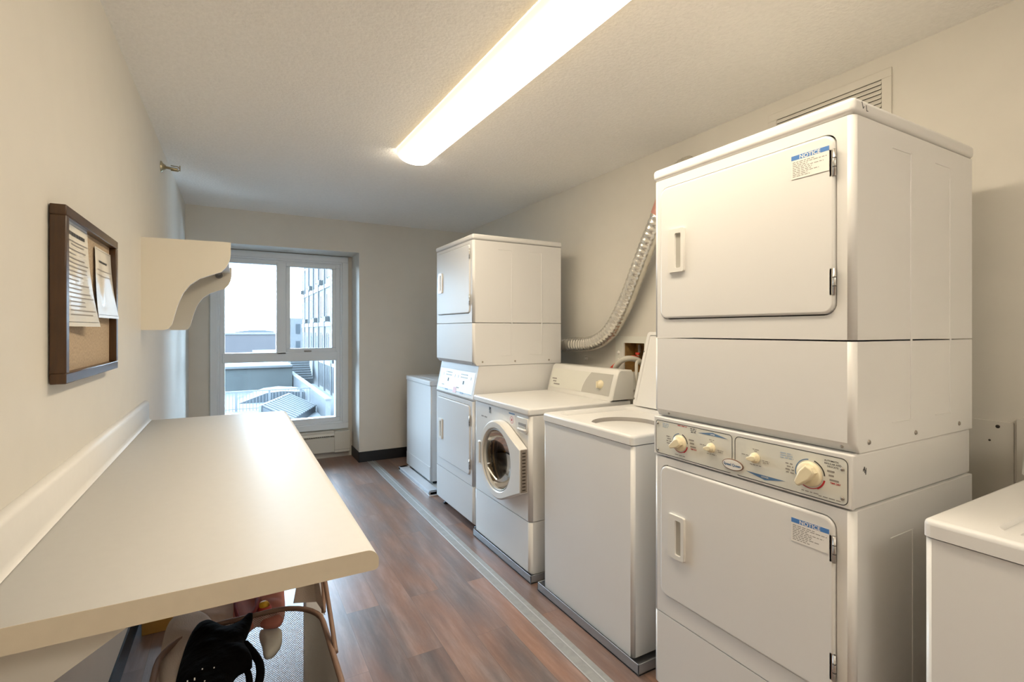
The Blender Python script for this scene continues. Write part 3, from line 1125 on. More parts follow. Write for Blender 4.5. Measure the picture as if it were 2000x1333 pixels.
def washer_console(t, x0, x1, y0, y1, z0, z1, m, detail=True):
    """curved console housing across the back of a washer lid"""
    prof = [(x0, z0), (x0 + 0.004, z0 + 0.020), (x0 + 0.014, z0 + 0.06), (x0 + 0.030, z0 + 0.115), (x0 + 0.048, z1 - 0.018), (x0 + 0.060, z1 - 0.004), (x0 + 0.072, z1), (x1 - 0.01, z1 - 0.004), (x1, z1 - 0.02), (x1, z0)]
    mb = MB()
    n = len(prof)
    e = 0.012
    for i in range(n - 1):
        a, b = prof[i], prof[i + 1]
        mb.face([(a[0], y0 + e, a[1]), (b[0], y0 + e, b[1]), (b[0], y1 - e, b[1]), (a[0], y1 - e, a[1])], m, True)
    cx, cz_ = (x0 + x1) / 2 + 0.03, (z0 + z1) / 2
    for (ya, yb) in ((y0 + e, y0), (y1 - e, y1)):
        ins = [(p[0] + (cx - p[0]) * 0.10, max(z0, p[1] + (cz_ - p[1]) * 0.08)) for p in prof]
        for i in range(n - 1):
            a, b = prof[i], prof[i + 1]
            c, d = ins[i], ins[i + 1]
            mb.face([(a[0], ya, a[1]), (b[0], ya, b[1]), (d[0], yb, d[1]), (c[0], yb, c[1])], m, True)
        mb.face([(p[0], yb, p[1]) for p in ins], m)
    c = mb.build('console', t)
    if detail:
        mb = MB()

        def S(y, f, off=0.0015):
            z = z0 + 0.030 + f * (z1 - z0 - 0.060)
            # follow the curve of the front
            for i in range(n - 1):
                if prof[i][1] <= z <= prof[i + 1][1]:
                    k = (z - prof[i][1]) / (prof[i + 1][1] - prof[i][1])
                    xx = prof[i][0] + k * (prof[i + 1][0] - prof[i][0])
                    return (xx - off, y, z)
            return (prof[5][0] - off, y, z)
        rows = 8
        ya, yb = y0 + 0.030, y1 - 0.030
        yc = y0 + 0.235
        for i in range(rows):
            f0, f1 = i / rows, (i + 1) / rows
            b0 = yc + 0.045 - 0.06 * f0 ** 2 + 0.02
            b1 = yc + 0.045 - 0.06 * f1 ** 2 + 0.02
            mb.face([S(ya, f0), S(b0, f0), S(b1, f1), S(ya, f1)], GREYP, True)
            mb.face([S(b0, f0), S(yb, f0), S(yb, f1), S(b1, f1)], FACE, True)
            mb.face([S(b0, f0, 0.0018), S(b0 + 0.004, f0, 0.0018), S(b1 + 0.004, f1, 0.0018), S(b1, f1, 0.0018)], LABEL, True)
        for (y, f, w_) in ((yb - 0.015, 0.42, 0.055), (yb - 0.030, 0.28, 0.040), (yb - 0.045, 0.14, 0.07)):
            mb.face([S(y, f, 0.002), S(y - w_, f, 0.002), S(y - w_, f + 0.07, 0.002), S(y, f + 0.07, 0.002)], INKG)
        mb.build('control_face', c)
        mb = MB()
        p = S(y0 + 0.125, 0.48)
        mb.lathe([(0.026, 0.004), (0.026, -0.008), (0.016, -0.012), (0.015, -0.024), (0, -0.026)], p, 'x', IVORY, 28)
        mb.box(p[0] - 0.034, p[0] - 0.01, p[1] - 0.004, p[1] + 0.004, p[2] - 0.02, p[2] + 0.02, IVORY, 0.003)
        mb.build('knob', c)
    return c


# ---- front-loading washer
FX, FY, FWD, FD = 1.378, 2.272, 0.695, 0.70
fl = thing('front_load_washer', 'white front-loading washer with a big round porthole door', 'washer', (FX, FY, 0))
cy, cz = 2.575 - FY, 0.592
mb = shell(FWD, FD, 0.318, 0.884, ENAM, 0.020, [(cy + 0.198 * math.cos(2 * PI * k / 40), cz + 0.198 * math.sin(2 * PI * k / 40)) for k in range(40)], 0.05, GREYP)
mb.build('cabinet', fl)
mb = MB()
mb.box(-0.010, FD + 0.01, -0.003, FWD + 0.003, 0.886, 0.924, ENAM, 0.010, 4)
mb.build('top_lid', fl)
mb = shell(FWD, FD, 0.036, 0.313, ENAM, 0.020, None, toe=0.01)
mb.build('lower_panel', fl)
for fx in (0.06, FD - 0.06):
    for fy in (0.06, FWD - 0.06):
        mb = MB()
        mb.lathe([(0, 0), (0.022, 0), (0.022, 0.012), (0.008, 0.014), (0.008, 0.046), (0, 0.046)], (fx, fy, 0.008), 'z', BLACK, 14)
        mb.build('foot', fl)
# drum seen behind the glass
mb = MB()
mb.lathe([(0.192, 0.03), (0.185, 0.045), (0.20, 0.06), (0.235, 0.075), (0.245, 0.10), (0.245, 0.38), (0.20, 0.40), (0.0, 0.40)], (0, cy, cz), 'x', DRUM, 48)
for k in range(3):
    a = k * 2 * PI / 3 + 0.5
    mb.tube([(0.11, cy + 0.225 * math.cos(a), cz + 0.225 * math.sin(a)), (0.37, cy + 0.225 * math.cos(a), cz + 0.225 * math.sin(a))], 0.028, DRUM, 10)
mb.build('drum', fl)
mb = MB()
mb.lathe([(0.200, 0.002), (0.196, 0.03), (0.180, 0.045), (0.186, 0.06), (0.20, 0.062)], (0, cy, cz), 'x', BLACK, 48)
mb.build('door_gasket', fl)
# door: round bezel drawn out to the hinge side
R = 0.226
hyE, hz0, hz1 = 2.293 - FY, 0.472, 0.708
xf = -0.052


def tangent_poly(R_, hy, za, zb, n=44):
    out = []
    for k in range(n):
        a = 2 * PI * k / n
        out.append((cy + R_ * math.cos(a), cz + R_ * math.sin(a)))
    pts = [p for p in out]
    pts += [(hy, za), (hy, zb)]
    # convex hull
    pts = sorted(set((round(p[0], 6), round(p[1], 6)) for p in pts))

    def cr(o, a, b):
        return (a[0] - o[0]) * (b[1] - o[1]) - (a[1] - o[1]) * (b[0] - o[0])
    lo, hi = [], []
    for p in pts:
        while len(lo) >= 2 and cr(lo[-2], lo[-1], p) <= 0:
            lo.pop()
        lo.append(p)
    for p in reversed(pts):
        while len(hi) >= 2 and cr(hi[-2], hi[-1], p) <= 0:
            hi.pop()
        hi.append(p)
    return lo[:-1] + hi[:-1]


outp = tangent_poly(R, hyE, hz0, hz1)
inner = [(cy + 0.186 * math.cos(2 * PI * k / 44), cz + 0.186 * math.sin(2 * PI * k / 44)) for k in range(44)]
mb = MB()
# chamfered front plate
chf = tangent_poly(R - 0.010, hyE + 0.002, hz0 + 0.006, hz1 - 0.006)
holed(mb, chf, inner, lambda u, v, t: (xf + t, u, v), PLAST)
cu = sum(p[0] for p in inner) / 44
angs = sorted({round(math.atan2(p[1] - cz, p[0] - cy), 5) for p in outp} | {round(math.atan2(p[1] - cz, p[0] - cy), 5) for p in chf})
for i in range(len(angs)):
    a, b = angs[i], angs[(i + 1) % len(angs)]
    A0, B0 = ray_poly((cy, cz), a, chf), ray_poly((cy, cz), b, chf)
    A1, B1 = ray_poly((cy, cz), a, outp), ray_poly((cy, cz), b, outp)
    mb.face([(xf, *A0), (xf, *B0), (xf + 0.008, *B1), (xf + 0.008, *A1)], PLAST, True)
    mb.face([(xf + 0.008, *A1), (xf + 0.008, *B1), (-0.003, *B1), (-0.003, *A1)], PLAST, False)
# inner funnel towards the glass
ring_face(mb, xf, cy, cz, 0.186, 0.178, PLAST, 44, xf + 0.012)
ring_face(mb, xf + 0.012, cy, cz, 0.178, 0.172, GREYP, 44, xf + 0.026)
door = mb.build('door', fl, fix=False)
mb = MB()
prof = [(0.172, xf + 0.026), (0.168, xf + 0.04), (0.155, -0.002 + 0.02), (0.12, 0.055), (0.07, 0.078), (0.0, 0.086)]
mb.lathe([(r, h) for r, h in prof], (0, cy, cz), 'x', GLASSD, 44)
mb.build('glass_bowl', door)
mb = MB()
mb.lathe([(0.178, xf + 0.010), (0.175, xf + 0.006), (0.170, xf + 0.012), (0.170, xf + 0.024)], (0, cy, cz), 'x', GREYP, 48)
mb.build('inner_ring', door)
# notch grip at the far edge of the ring
mb = MB()
gy = cy + 0.186
mb.box(xf - 0.004, xf + 0.012, gy + 0.000, gy + 0.046, cz - 0.070, cz - 0.064, PLAST, 0.002)
mb.box(xf - 0.004, xf + 0.012, gy + 0.000, gy + 0.046, cz + 0.064, cz + 0.070, PLAST, 0.002)
mb.box(xf - 0.006, xf + 0.004, gy + 0.022, gy + 0.042, cz - 0.066, cz + 0.066, PLAST, 0.003)
mb.box(xf - 0.001, xf + 0.001, gy + 0.004, gy + 0.022, cz - 0.064, cz + 0.064, GREYP)
mb.build('handle', door)
mb = MB()
mb.box(-0.046, -0.006, hyE - 0.0015, hyE + 0.001, hz0 + 0.004, hz1 - 0.004, HINGE)
k = hz0 + 0.014
while k < hz1 - 0.01:
    mb.box(-0.036, -0.016, hyE - 0.0022, hyE, k, k + 0.006, DARK)
    k += 0.018
mb.build('hinge_cover', door)
# dispenser front and badges
mb = MB()
y1_, y0_ = 2.405 - FY, 2.287 - FY
slab(mb, [(y0_, 0.868), (y0_, 0.80), (y0_ + 0.02, 0.782), (y1_ - 0.02, 0.782), (y1_, 0.80), (y1_, 0.868)], -0.006, 0.004, PLAST, 0.004, 3)
mb.box(-0.008, -0.0055, y0_ + 0.018, y1_ - 0.022, 0.822, 0.838, INKG, 0.001)
mb.box(-0.0085, -0.0055, y0_ + 0.018, y1_ - 0.022, 0.812, 0.823, GREYP, 0.001)
mb.box(-0.016, -0.004, y0_ + 0.014, y1_ - 0.018, 0.797, 0.809, LABEL, 0.005)
mb.build('detergent_drawer', fl)
mb = MB()
y_ = 2.745 - FY
mb.box(-0.0012, 0.001, y_ - 0.012, y_ + 0.012, 0.836, 0.872, INK)
mb.box(-0.0018, 0.001, y_ - 0.009, y_ - 0.001, 0.852, 0.857, GREYP)
mb.box(-0.0018, 0.001, y_ + 0.002, y_ + 0.009, 0.846, 0.851, GREYP)
mb.box(-0.0018, 0.001, y_ - 0.006, y_ + 0.004, 0.840, 0.844, GREYP)
mb.build('badge', fl)
mb = MB()
bars(mb, -0.0012, 2.865 - FY, 0.806, [(0, 0.085)], 0.018, INKG)
mb.build('model_print', fl)
mb = MB()
ya = 2.505 - FY
mb.box(-0.0008, 0.001, ya - 0.072, ya, 0.806, 0.876, LABEL)
mb.box(-0.0014, 0.001, ya - 0.070, ya - 0.002, 0.867, 0.875, BLUED)
ring_face(mb, -0.0016, ya - 0.036, 0.836, 0.016, 0.021, PINK, 24)
mb.box(-0.0016, 0.001, ya - 0.041, ya - 0.031, 0.829, 0.843, RED)
mb.build('sticker', fl)
washer_console(fl, 1.930 - FX, 2.105 - FX, 2.262 - FY, 2.955 - FY, 0.9245, 1.110, PLAST)
door_pan('drain_pan', 'grey metal drain pan under the front-loading washer', 1.368, 2.10, 2.248, 2.972, 0.045, GREYM)

# ---- top-loading washer with its lid open, between the stack and the front loader
TX, TY, TWD, TD = 1.383, 1.492, 0.652, 0.70


def top_loader(t, w, d, zb, open_lid, detail_console, z_hi=0.925, m=ENAM, hole=None, hole_depth=0.06):
    mb = shell(w, d, zb, z_hi - 0.043, m, 0.014, None)
    mb.build('cabinet', t)
    mb = MB()
    # lid deck with rounded edge and opening
    xa, xb = -0.006, d + 0.006
    deck = rrect(xa + 0.010, xb - 0.010, -0.002 + 0.010, w + 0.002 - 0.010, 0.006, 3)
    rim = [rrect(xa, xb, -0.002, w + 0.002, 0.014, 3)]
    for k in range(5):
        a = PI / 2 * k / 4
        ins = 0.010 * (1 - math.cos(a))
        rim.append(None)
    P = lambda u, v, z: (u, v, z)
    prev = rrect(xa, xb, -0.002, w + 0.002, 0.016, 3)
    zprev = z_hi - 0.039
    base = prev
    seq = [(0.0, z_hi - 0.012)] + [(0.012 * (1 - math.cos(PI / 2 * k / 4)), z_hi - 0.012 + 0.012 * math.sin(PI / 2 * k / 4)) for k in range(1, 5)]
    for (ins, z) in seq:
        cur = rrect(xa + ins, xb - ins, -0.002 + ins, w + 0.002 - ins, max(0.004, 0.016 - ins), 3)
        for i in range(len(cur)):
            j = (i + 1) % len(cur)
            mb.face([(*prev[i], zprev), (*prev[j], zprev), (*cur[j], z), (*cur[i], z)], m, z > z_hi - 0.012)
        prev, zprev = cur, z
    holed(mb, prev, hole, lambda u, v, t_: (u, v, z_hi - t_), m, 0.022)
    mb.face([(*p, z_hi - 0.039) for p in base], m)
    mb.build('top_deck', t)


tl = thing('top_load_washer', 'white top-loading washer with its lid up, right beside the near stack', 'washer', (TX, TY, 0))
hole = rrect(0.045, 0.535, 0.055, 0.600, 0.05, 5)
top_loader(tl, TWD, TD, 0.038, True, False, hole=hole)
# dished inner rim and white basket ring below the opening
mb = MB()
cx_, cyy = 1.620 - TX, 1.800 - TY
hole2 = [(cx_ + 0.158 * math.cos(2 * PI * k / 40), cyy + 0.158 * math.sin(2 * PI * k / 40)) for k in range(40)]
holed(mb, rrect(0.040, 0.540, 0.050, 0.605, 0.05, 5), hole2, lambda u, v, t_: (u, v, 0.906 - t_), ENAM, 0.03, INKG)
mb.build('splash_rim', tl)
mb = MB()
mb.lathe([(0.235, 0.845), (0.165, 0.872), (0.150, 0.884), (0.132, 0.882), (0.124, 0.868), (0.120, 0.80)], (cx_, cyy, 0), 'z', PLAST, 48)
mb.lathe([(0.120, 0.80), (0.20, 0.78), (0.20, 0.45), (0, 0.45)], (cx_, cyy, 0), 'z', GREYP, 40)
mb.lathe([(0.0, 0.84), (0.035, 0.835), (0.045, 0.78), (0.05, 0.60), (0.12, 0.46)], (cx_, cyy, 0), 'z', GREYP, 24)
mb.build('wash_basket', tl)
# raised lid leaning back on its rear hinge
mb = MB()
Lx0, Lx1, Ly0, Ly1, Lt = 0.0, 0.42, 0.072, 0.592, 0.020
tilt = math.radians(106)
M_ = Matrix.Translation((0.541, 0, 0.930)) @ Matrix.Rotation(-(PI - tilt) + PI, 4, 'Y')
mb2 = MB()
c_, s_ = math.cos(PI - tilt), math.sin(PI - tilt)


def lidP(u, v, n_):
    # u along the lid from hinge to free edge, v across, n_ thickness outward (away from the room)
    return (0.545 + u * c_ + n_ * s_, v, 0.932 + u * s_ - n_ * c_)


lo = rrect(Lx0, Lx1, Ly0, Ly1, 0.018, 4)
li = rrect(Lx0 + 0.018, Lx1 - 0.018, Ly0 + 0.018, Ly1 - 0.018, 0.012, 4)
holed(mb2, lo, li, lambda u, v, t_: lidP(u, v, t_), ENAM, 0.008)
mb2.face([lidP(u, v, 0.008) for u, v in li], ENAM)
for i in range(len(lo)):
    j = (i + 1) % len(lo)
    mb2.face([lidP(*lo[i], 0), lidP(*lo[j], 0), lidP(*lo[j], Lt), lidP(*lo[i], Lt)], ENAM, True)
mb2.face([lidP(u, v, Lt) for u, v in lo], ENAM)
for (u, v) in ((0.30, Ly1 - 0.008), (0.03, Ly1 - 0.008)):
    mb2.box(0, 0.012, 0, 0.010, 0, 0.010, SCREW, 0.002, 2, Matrix.Translation(lidP(u, v, -0.001)))
mb2.build('lid', tl)
washer_console(tl, 1.985 - TX, 2.10 - TX, 0.0, TWD, 0.9245, 1.105, PLAST, False)
for fx in (0.06, TD - 0.06):
    for fy in (0.06, TWD - 0.06):
        mb = MB()
        mb.lathe([(0, 0), (0.022, 0), (0.022, 0.012), (0.008, 0.014), (0.008, 0.046), (0, 0.046)], (fx, fy, 0.008), 'z', BLACK, 14)
        mb.build('foot', tl)
door_pan('drain_pan', 'grey metal drain pan under the open top-loading washer', 1.368, 2.12, 1.445, 2.180, 0.046, GREYM)

# ---- washer at the far end, against the boxed-out wall
ZX, ZY, ZWD, ZD = 1.478, 4.08, 0.690, 0.70
fw = thing('top_load_washer', 'white washer at the far end between the far stack and the far wall', 'washer', (ZX, ZY, 0))
top_loader(fw, ZWD, ZD, 0.040, False, False, z_hi=0.905, m=ENAM2, hole=rrect(0.06, 0.50, 0.08, 0.60, 0.05, 5))
mb = MB()
mb.box(0.064, 0.496, 0.084, 0.596, 0.888, 0.908, ENAM2, 0.006)
mb.build('lid', fw)
washer_console(fw, 0.56, 0.69, 0.0, ZWD, 0.9045, 1.07, PLAST, False)
mb = MB()
mb.box(-0.004, 0.002, 0.012, ZWD - 0.012, 0.045, 0.165, ENAM2, 0.004)
mb.build('kick_panel', fw)
for fx in (0.06, ZD - 0.06):
    for fy in (0.06, ZWD - 0.06):
        mb = MB()
        mb.lathe([(0, 0), (0.022, 0), (0.022, 0.012), (0.008, 0.014), (0.008, 0.036), (0, 0.036)], (fx, fy, 0.008), 'z', BLACK, 14)
        mb.build('foot', fw)
mb = MB()
mb.box(1.382, 2.18, 3.845, 4.72, 0.0, 0.006, PLAST)
for (a, b, c, d) in ((1.382, 1.470, 3.845, 4.72), (2.10, 2.18, 3.845, 4.72), (1.382, 2.18, 4.69 - 0.03, 4.72), (1.382, 2.18, 3.845, 3.875)):
    mb.box(a, b, c, d, 0.004, 0.036, HEAT if False else FACEB, 0.008)
pn = tag(mb.build('drain_pan'), 'pale plastic drain pan sticking out under the far-end washer', 'drain pan')

# ---- washer in the near right corner
NX, NY, NWD, ND = 1.352, -0.130, 0.655, 0.70
nw = thing('top_load_washer', 'white top-loading washer cut off by the right edge of the photo', 'washer', (NX, NY, 0))
hole = rrect(0.052, 0.50, 0.09, 0.553, 0.035, 5)
top_loader(nw, NWD, ND, 0.050, False, False, hole=hole)
mb = MB()
# sunken lid panel
holed(mb, rrect(0.048, 0.504, 0.086, 0.557, 0.035, 5), rrect(0.080, 0.47, 0.115, 0.527, 0.03, 5), lambda u, v, t_: (u, v, 0.910 - t_), ENAM, 0.006)
mb.face([(u, v, 0.904) for u, v in rrect(0.080, 0.47, 0.115, 0.527, 0.03, 5)], ENAM)
mb.build('lid', nw)
washer_console(nw, 1.975 - NX, 2.10 - NX, 0.0, NWD + 0.012, 0.9245, 1.08, PLAST, False)
for fx in (0.06, ND - 0.06):
    for fy in (0.06, NWD - 0.06):
        mb = MB()
        mb.lathe([(0, 0), (0.022, 0), (0.022, 0.012), (0.008, 0.014), (0.008, 0.046), (0, 0.046)], (fx, fy, 0), 'z', BLACK, 14)
        mb.build('foot', nw)

# ------------------------------------------------------------------ floor strip
mb = MB()
ys, ye = YB + 0.02, YP - 0.012
mb.box(1.190, 1.268, ys, ye, 0.0, 0.0025, STRIPM, 0.0008, 1)
mb.box(1.190, 1.195, ys, ye, 0.002, 0.004, STRIPL, 0.0008, 1)
mb.box(1.236, 1.242, ys, ye, 0.002, 0.0045, STRIPL, 0.0008, 1)
tag(mb.build('floor_strip'), 'long flat grey cover strip running along the floor before the machines', 'floor strip')

# ------------------------------------------------------------------ ceiling light
lt = thing('ceiling_light', 'long glowing wraparound fluorescent light on the ceiling', 'light', (0.985, 2.06, CZ), math.radians(1.15))
hl = 0.90
y0, y1 = -1.58, 0.90
mb = MB()
mb.box(-0.085, 0.085, y0 + 0.01, y1 - 0.01, -0.03, -0.0005, ENAM, 0.004)
mb.build('housing', lt)
prof = [(-0.110, -0.004)] + [(-0.110 * math.cos(a) * (1 if True else 1), -0.012 - 0.072 * math.sin(a) ** 0.8) for a in [PI * k / 20 for k in range(0, 21)]] + [(0.110, -0.004)]
mb = MB()
for i in range(len(prof) - 1):
    a, b = prof[i], prof[i + 1]
    mb.face([(a[0], y0, a[1]), (b[0], y0, b[1]), (b[0], y1, b[1]), (a[0], y1, a[1])], LAMPM, True)
mb.face([(p[0], y0, p[1]) for p in prof], LAMPM)
mb.face([(p[0], y1, p[1]) for p in prof], LAMPM)
mb.build('diffuser', lt)

# fill light added out of view behind the camera to brighten the near machines
l2 = thing('added_fill_light', 'square fill light added on the unseen ceiling behind the camera', 'light', (0.55, -1.05, CZ))
mb = MB()
mb.box(-0.32, 0.32, -0.32, 0.32, -0.045, -0.0005, ENAM, 0.004)
mb.build('housing', l2)
mb = MB()
mb.box(-0.29, 0.29, -0.29, 0.29, -0.150, -0.046, FILL_GLOW, 0.01)
mb.build('diffuser', l2)

# ------------------------------------------------------------------ sprinkler
sk = thing('sprinkler_head', 'small brass sidewall sprinkler high on the left wall', 'sprinkler', (xl(3.6), 3.60, 2.318))
mb = MB()
mb.lathe([(0.034, 0.0), (0.033, 0.006), (0.022, 0.012), (0.012, 0.026), (0, 0.026)], (0, 0, 0), 'x', BRASS, 24)
mb.build('escutcheon', sk)
mb = MB()
mb.tube([(0.02, 0, 0), (0.085, 0, -0.006)], 0.008, BRASS, 10)
mb.tube([(0.050, 0, 0.014), (0.085, 0, 0.012), (0.096, 0, 0.0)], 0.003, BRASS, 8)
mb.tube([(0.050, 0, -0.014), (0.085, 0, -0.016), (0.096, 0, -0.006)], 0.003, BRASS, 8)
mb.box(0.094, 0.098, -0.012, 0.012, -0.012, 0.018, BRASS, 0.001)
mb.build('deflector', sk)

# ------------------------------------------------------------------ notice board
bx = xl(1.9) + 0.001
bd = thing('bulletin_board', 'wood-framed cork bulletin board on the left wall with two notices pinned to it', 'bulletin board', (bx, 1.592, 1.213), math.radians(-0.36))
bw, bh, bt, fr_ = 0.598, 0.440, 0.032, 0.026
mb = MB()
mb.box(0, 0.012, 0.01, bw - 0.01, 0.01, bh - 0.01, CORK)
mb.build('cork_panel', bd)
mb = MB()
for (a, b, c, d) in ((0, bw, 0, fr_), (0, bw, bh - fr_, bh), (0, fr_, fr_, bh - fr_), (bw - fr_, bw, fr_, bh - fr_)):
    mb.box(0.0, bt, a, b, c, d, WOODF, 0.0025, 2)
mb.build('frame', bd)


def sheet(name, label, y0, w, zt, h, curl, lines, title, tilt=0.0):
    t = thing(name, label, 'notice', (bx + 0.016, y0, zt), math.radians(-0.36), None)
    mb = MB()
    nu, nv = 10, 18

    def S(u, v, off=0.0):
        # bottom corners lift off the board
        lift = curl[0] * (v ** 3) * (1 - u) + curl[1] * (v ** 2.2) * u + 0.008 * math.sin(u * 7 + 1) * v * (1 - v) + 0.003
        return (lift + off, w * u + tilt * v, -h * v)
    for i in range(nu):
        for j in range(nv):
            mb.face([S(i / nu, j / nv), S((i + 1) / nu, j / nv), S((i + 1) / nu, (j + 1) / nv), S(i / nu, (j + 1) / nv)], SLEEVE, True)
    mb.build('plastic_sleeve', t, fix=False)
    mb = MB()
    e = 0.0009

    def rect(u0, u1, v0, v1, m, off=e):
        n = 6
        for k in range(n):
            ua, ub = u0 + (u1 - u0) * k / n, u0 + (u1 - u0) * (k + 1) / n
            mb.face([S(ua, v0, off), S(ub, v0, off), S(ub, v1, off), S(ua, v1, off)], m)
    rect(0.03, 0.97, 0.025, 0.0285, INK)
    rect(0.03, 0.97, 0.955, 0.959, INK)
    for (u0, u1, v0, v1) in title:
        uu = u0
        while uu < u1:
            ww = random.uniform(0.03, 0.07)
            rect(uu, min(uu + ww, u1), v0, v1, INK)
            uu += ww + 0.012
    for (u0, u1, v) in lines:
        rect(u0, u1, v, v + 0.011, INKG)
    mb.build('printed_text', t, fix=False)
    return t


sheet('paper_notice', 'larger printed notice in a clear sleeve, left on the bulletin board', 1.622, 0.225, 1.627, 0.272, (0.004, 0.030),
      [(0.12, 0.95, 0.17), (0.3, 0.8, 0.20)] + [(0.15, random.uniform(0.45, 0.97), 0.25 + k * 0.042) for k in range(16)], [(0.18, 0.85, 0.09, 0.125)], 0.004)
sheet('paper_notice', 'smaller printed notice in a curling clear sleeve, right on the bulletin board', 1.945, 0.212, 1.602, 0.218, (0.010, 0.024),
      [(0.1, 0.95, 0.30), (0.1, 0.9, 0.38)], [(0.22, 0.72, 0.17, 0.20)], 0.0)

# ------------------------------------------------------------------ wall shelf with scrolled brackets and hanging rod
sx = xl(2.91)
sh = thing('wall_shelf', 'cream wall shelf with scroll-cut side brackets above the counter', 'shelf', (sx, 2.91, 1.346))
bracket = [(0.0, 0.0), (0.090, 0.0), (0.108, 0.006), (0.122, 0.028), (0.132, 0.070), (0.146, 0.125), (0.166, 0.178), (0.195, 0.222), (0.235, 0.255), (0.285, 0.276),
           (0.328, 0.293), (0.350, 0.318), (0.364, 0.350), (0.370, 0.380), (0.370, 0.446), (0.0, 0.441)]
for yy in (0.0, 1.152):
    mb = MB()
    mb.prism(bracket, 'y', yy, yy + 0.019, MEL)
    mb.build('side_bracket', sh)
mb = MB()
mb.box(0.001, 0.358, 0.0195, 1.1515, 0.402, 0.421, MEL, 0.001, 1)
mb.build('shelf_board', sh)
mb = MB()
mb.box(0.0, 0.018, 0.0195, 1.1515, 0.30, 0.40, MEL, 0.001, 1)
mb.build('wall_cleat', sh)
mb = MB()
mb.tube([(0.292, 0.0195, 0.385), (0.292, 1.1515, 0.385)], 0.014, CHROME, 16)
mb.build('hanging_rod', sh)
mb = MB()
mb.tube([(0.292, 1.130, 0.385), (0.292, 1.1515, 0.385)], 0.023, INKG, 16)
mb.build('rod_socket', sh)

# ------------------------------------------------------------------ right wall: vent, patch boards, outlet box, hoses, duct
vt = thing('air_grille', 'large cream louvred air grille high on the right wall behind the stack', 'vent', (WR, 0.985, 2.03))
gw, gh = 0.52, 0.356
mb = MB()
for (a, b, c, d) in ((0, gw, gh - 0.035, gh), (0, gw, 0, 0.035), (0, 0.035, 0.035, gh - 0.035), (gw - 0.045, gw, 0.035, gh - 0.035)):
    mb.box(-0.007, -0.0005, a, b, c, d, PAINT, 0.002, 2)
mb.box(-0.0015, -0.0004, 0.03, gw - 0.04, 0.03, gh - 0.03, DARK)
mb.build('frame', vt)
z = 0.042
while z < gh - 0.05:
    mb = MB()
    mb.prism([(-0.008, z), (-0.0085, z + 0.003), (-0.0025, z + 0.0175), (-0.002, z + 0.0145)], 'y', 0.0355, gw - 0.0455, PAINT)
    mb.build('slat', vt)
    z += 0.0185

mb = MB()
mb.box(WR - 0.006, WR - 0.0005, 0.632, 1.35, 0.11, 1.036, PAINT, 0.001, 1)
for (a, b, r) in ((0.672, 1.018, 0.006), (0.693, 0.968, 0.0035)):
    mb.lathe([(0, -0.0068), (r, -0.0066), (r, -0.0058)], (WR, a, b), 'x', DARK, 12)
tag(mb.build('wall_patch_panel'), 'low painted patch board on the right wall with a small black hole', 'wall panel')
mb = MB()
mb.box(WR - 0.022, WR - 0.0005, -0.2, 0.622, 0.11, 1.052, PAINT, 0.002, 1)
tag(mb.build('wall_patch_panel'), 'thicker raised board on the right wall, behind the corner washer', 'wall panel')

ob = thing('outlet_box', 'recessed washer outlet box in a square plate on the right wall', 'plumbing box', (WR, 2.25, 0.96))
mb = MB()
y0_, y1_, z0_, z1_ = 0.0, 0.355, 0.0, 0.345
hy0, hy1, hz0_, hz1_ = OB[0] - 2.25, OB[1] - 2.25, OB[2] - 0.96, OB[3] - 0.96
holed(mb, [(y0_, z0_), (y1_, z0_), (y1_, z1_), (y0_, z1_)], [(hy0, hz0_), (hy1, hz0_), (hy1, hz1_), (hy0, hz1_)], lambda u, v, t_: (-0.012 + t_, u, v), FACE, 0.0115)
for (a, b) in (((y0_, z0_), (y1_, z0_)), ((y1_, z0_), (y1_, z1_)), ((y1_, z1_), (y0_, z1_)), ((y0_, z1_), (y0_, z0_))):
    mb.face([(-0.012, *a), (-0.012, *b), (-0.0005, *b), (-0.0005, *a)], FACE)
mb.build('cover_plate', ob)
for zz in (0.235, 0.185):
    mb = MB()
    mb.lathe([(0, -0.018), (0.010, -0.017), (0.013, -0.0122), (0.013, -0.011)], (0, 0.325, zz), 'x', LABEL, 16)
    mb.build('plug_cap', ob)
mb = MB()
mb.tube([(0.06, 0.20, 0.20), (0.06, 0.20, 0.29)], 0.011, INKG, 10)
mb.build('supply_pipe', ob)
mb = MB()
mb.box(0.035, 0.05, 0.185, 0.215, 0.222, 0.240, REDH, 0.004)
mb.tube([(0.05, 0.20, 0.19), (0.05, 0.20, 0.24)], 0.014, BRASS, 10)
mb.build('valve', ob)


def smooth_path(pts, n=10):
    P = [Vector(p) for p in pts]
    out = []
    for i in range(len(P) - 1):
        p0, p1, p2, p3 = P[max(i - 1, 0)], P[i], P[i + 1], P[min(i + 2, len(P) - 1)]
        for k in range(n):
            t = k / n
            out.append(0.5 * ((2 * p1) + (-p0 + p2) * t + (2 * p0 - 5 * p1 + 4 * p2 - p3) * t * t + (-p0 + 3 * p1 - 3 * p2 + p3) * t ** 3))
    out.append(P[-1])
    return out


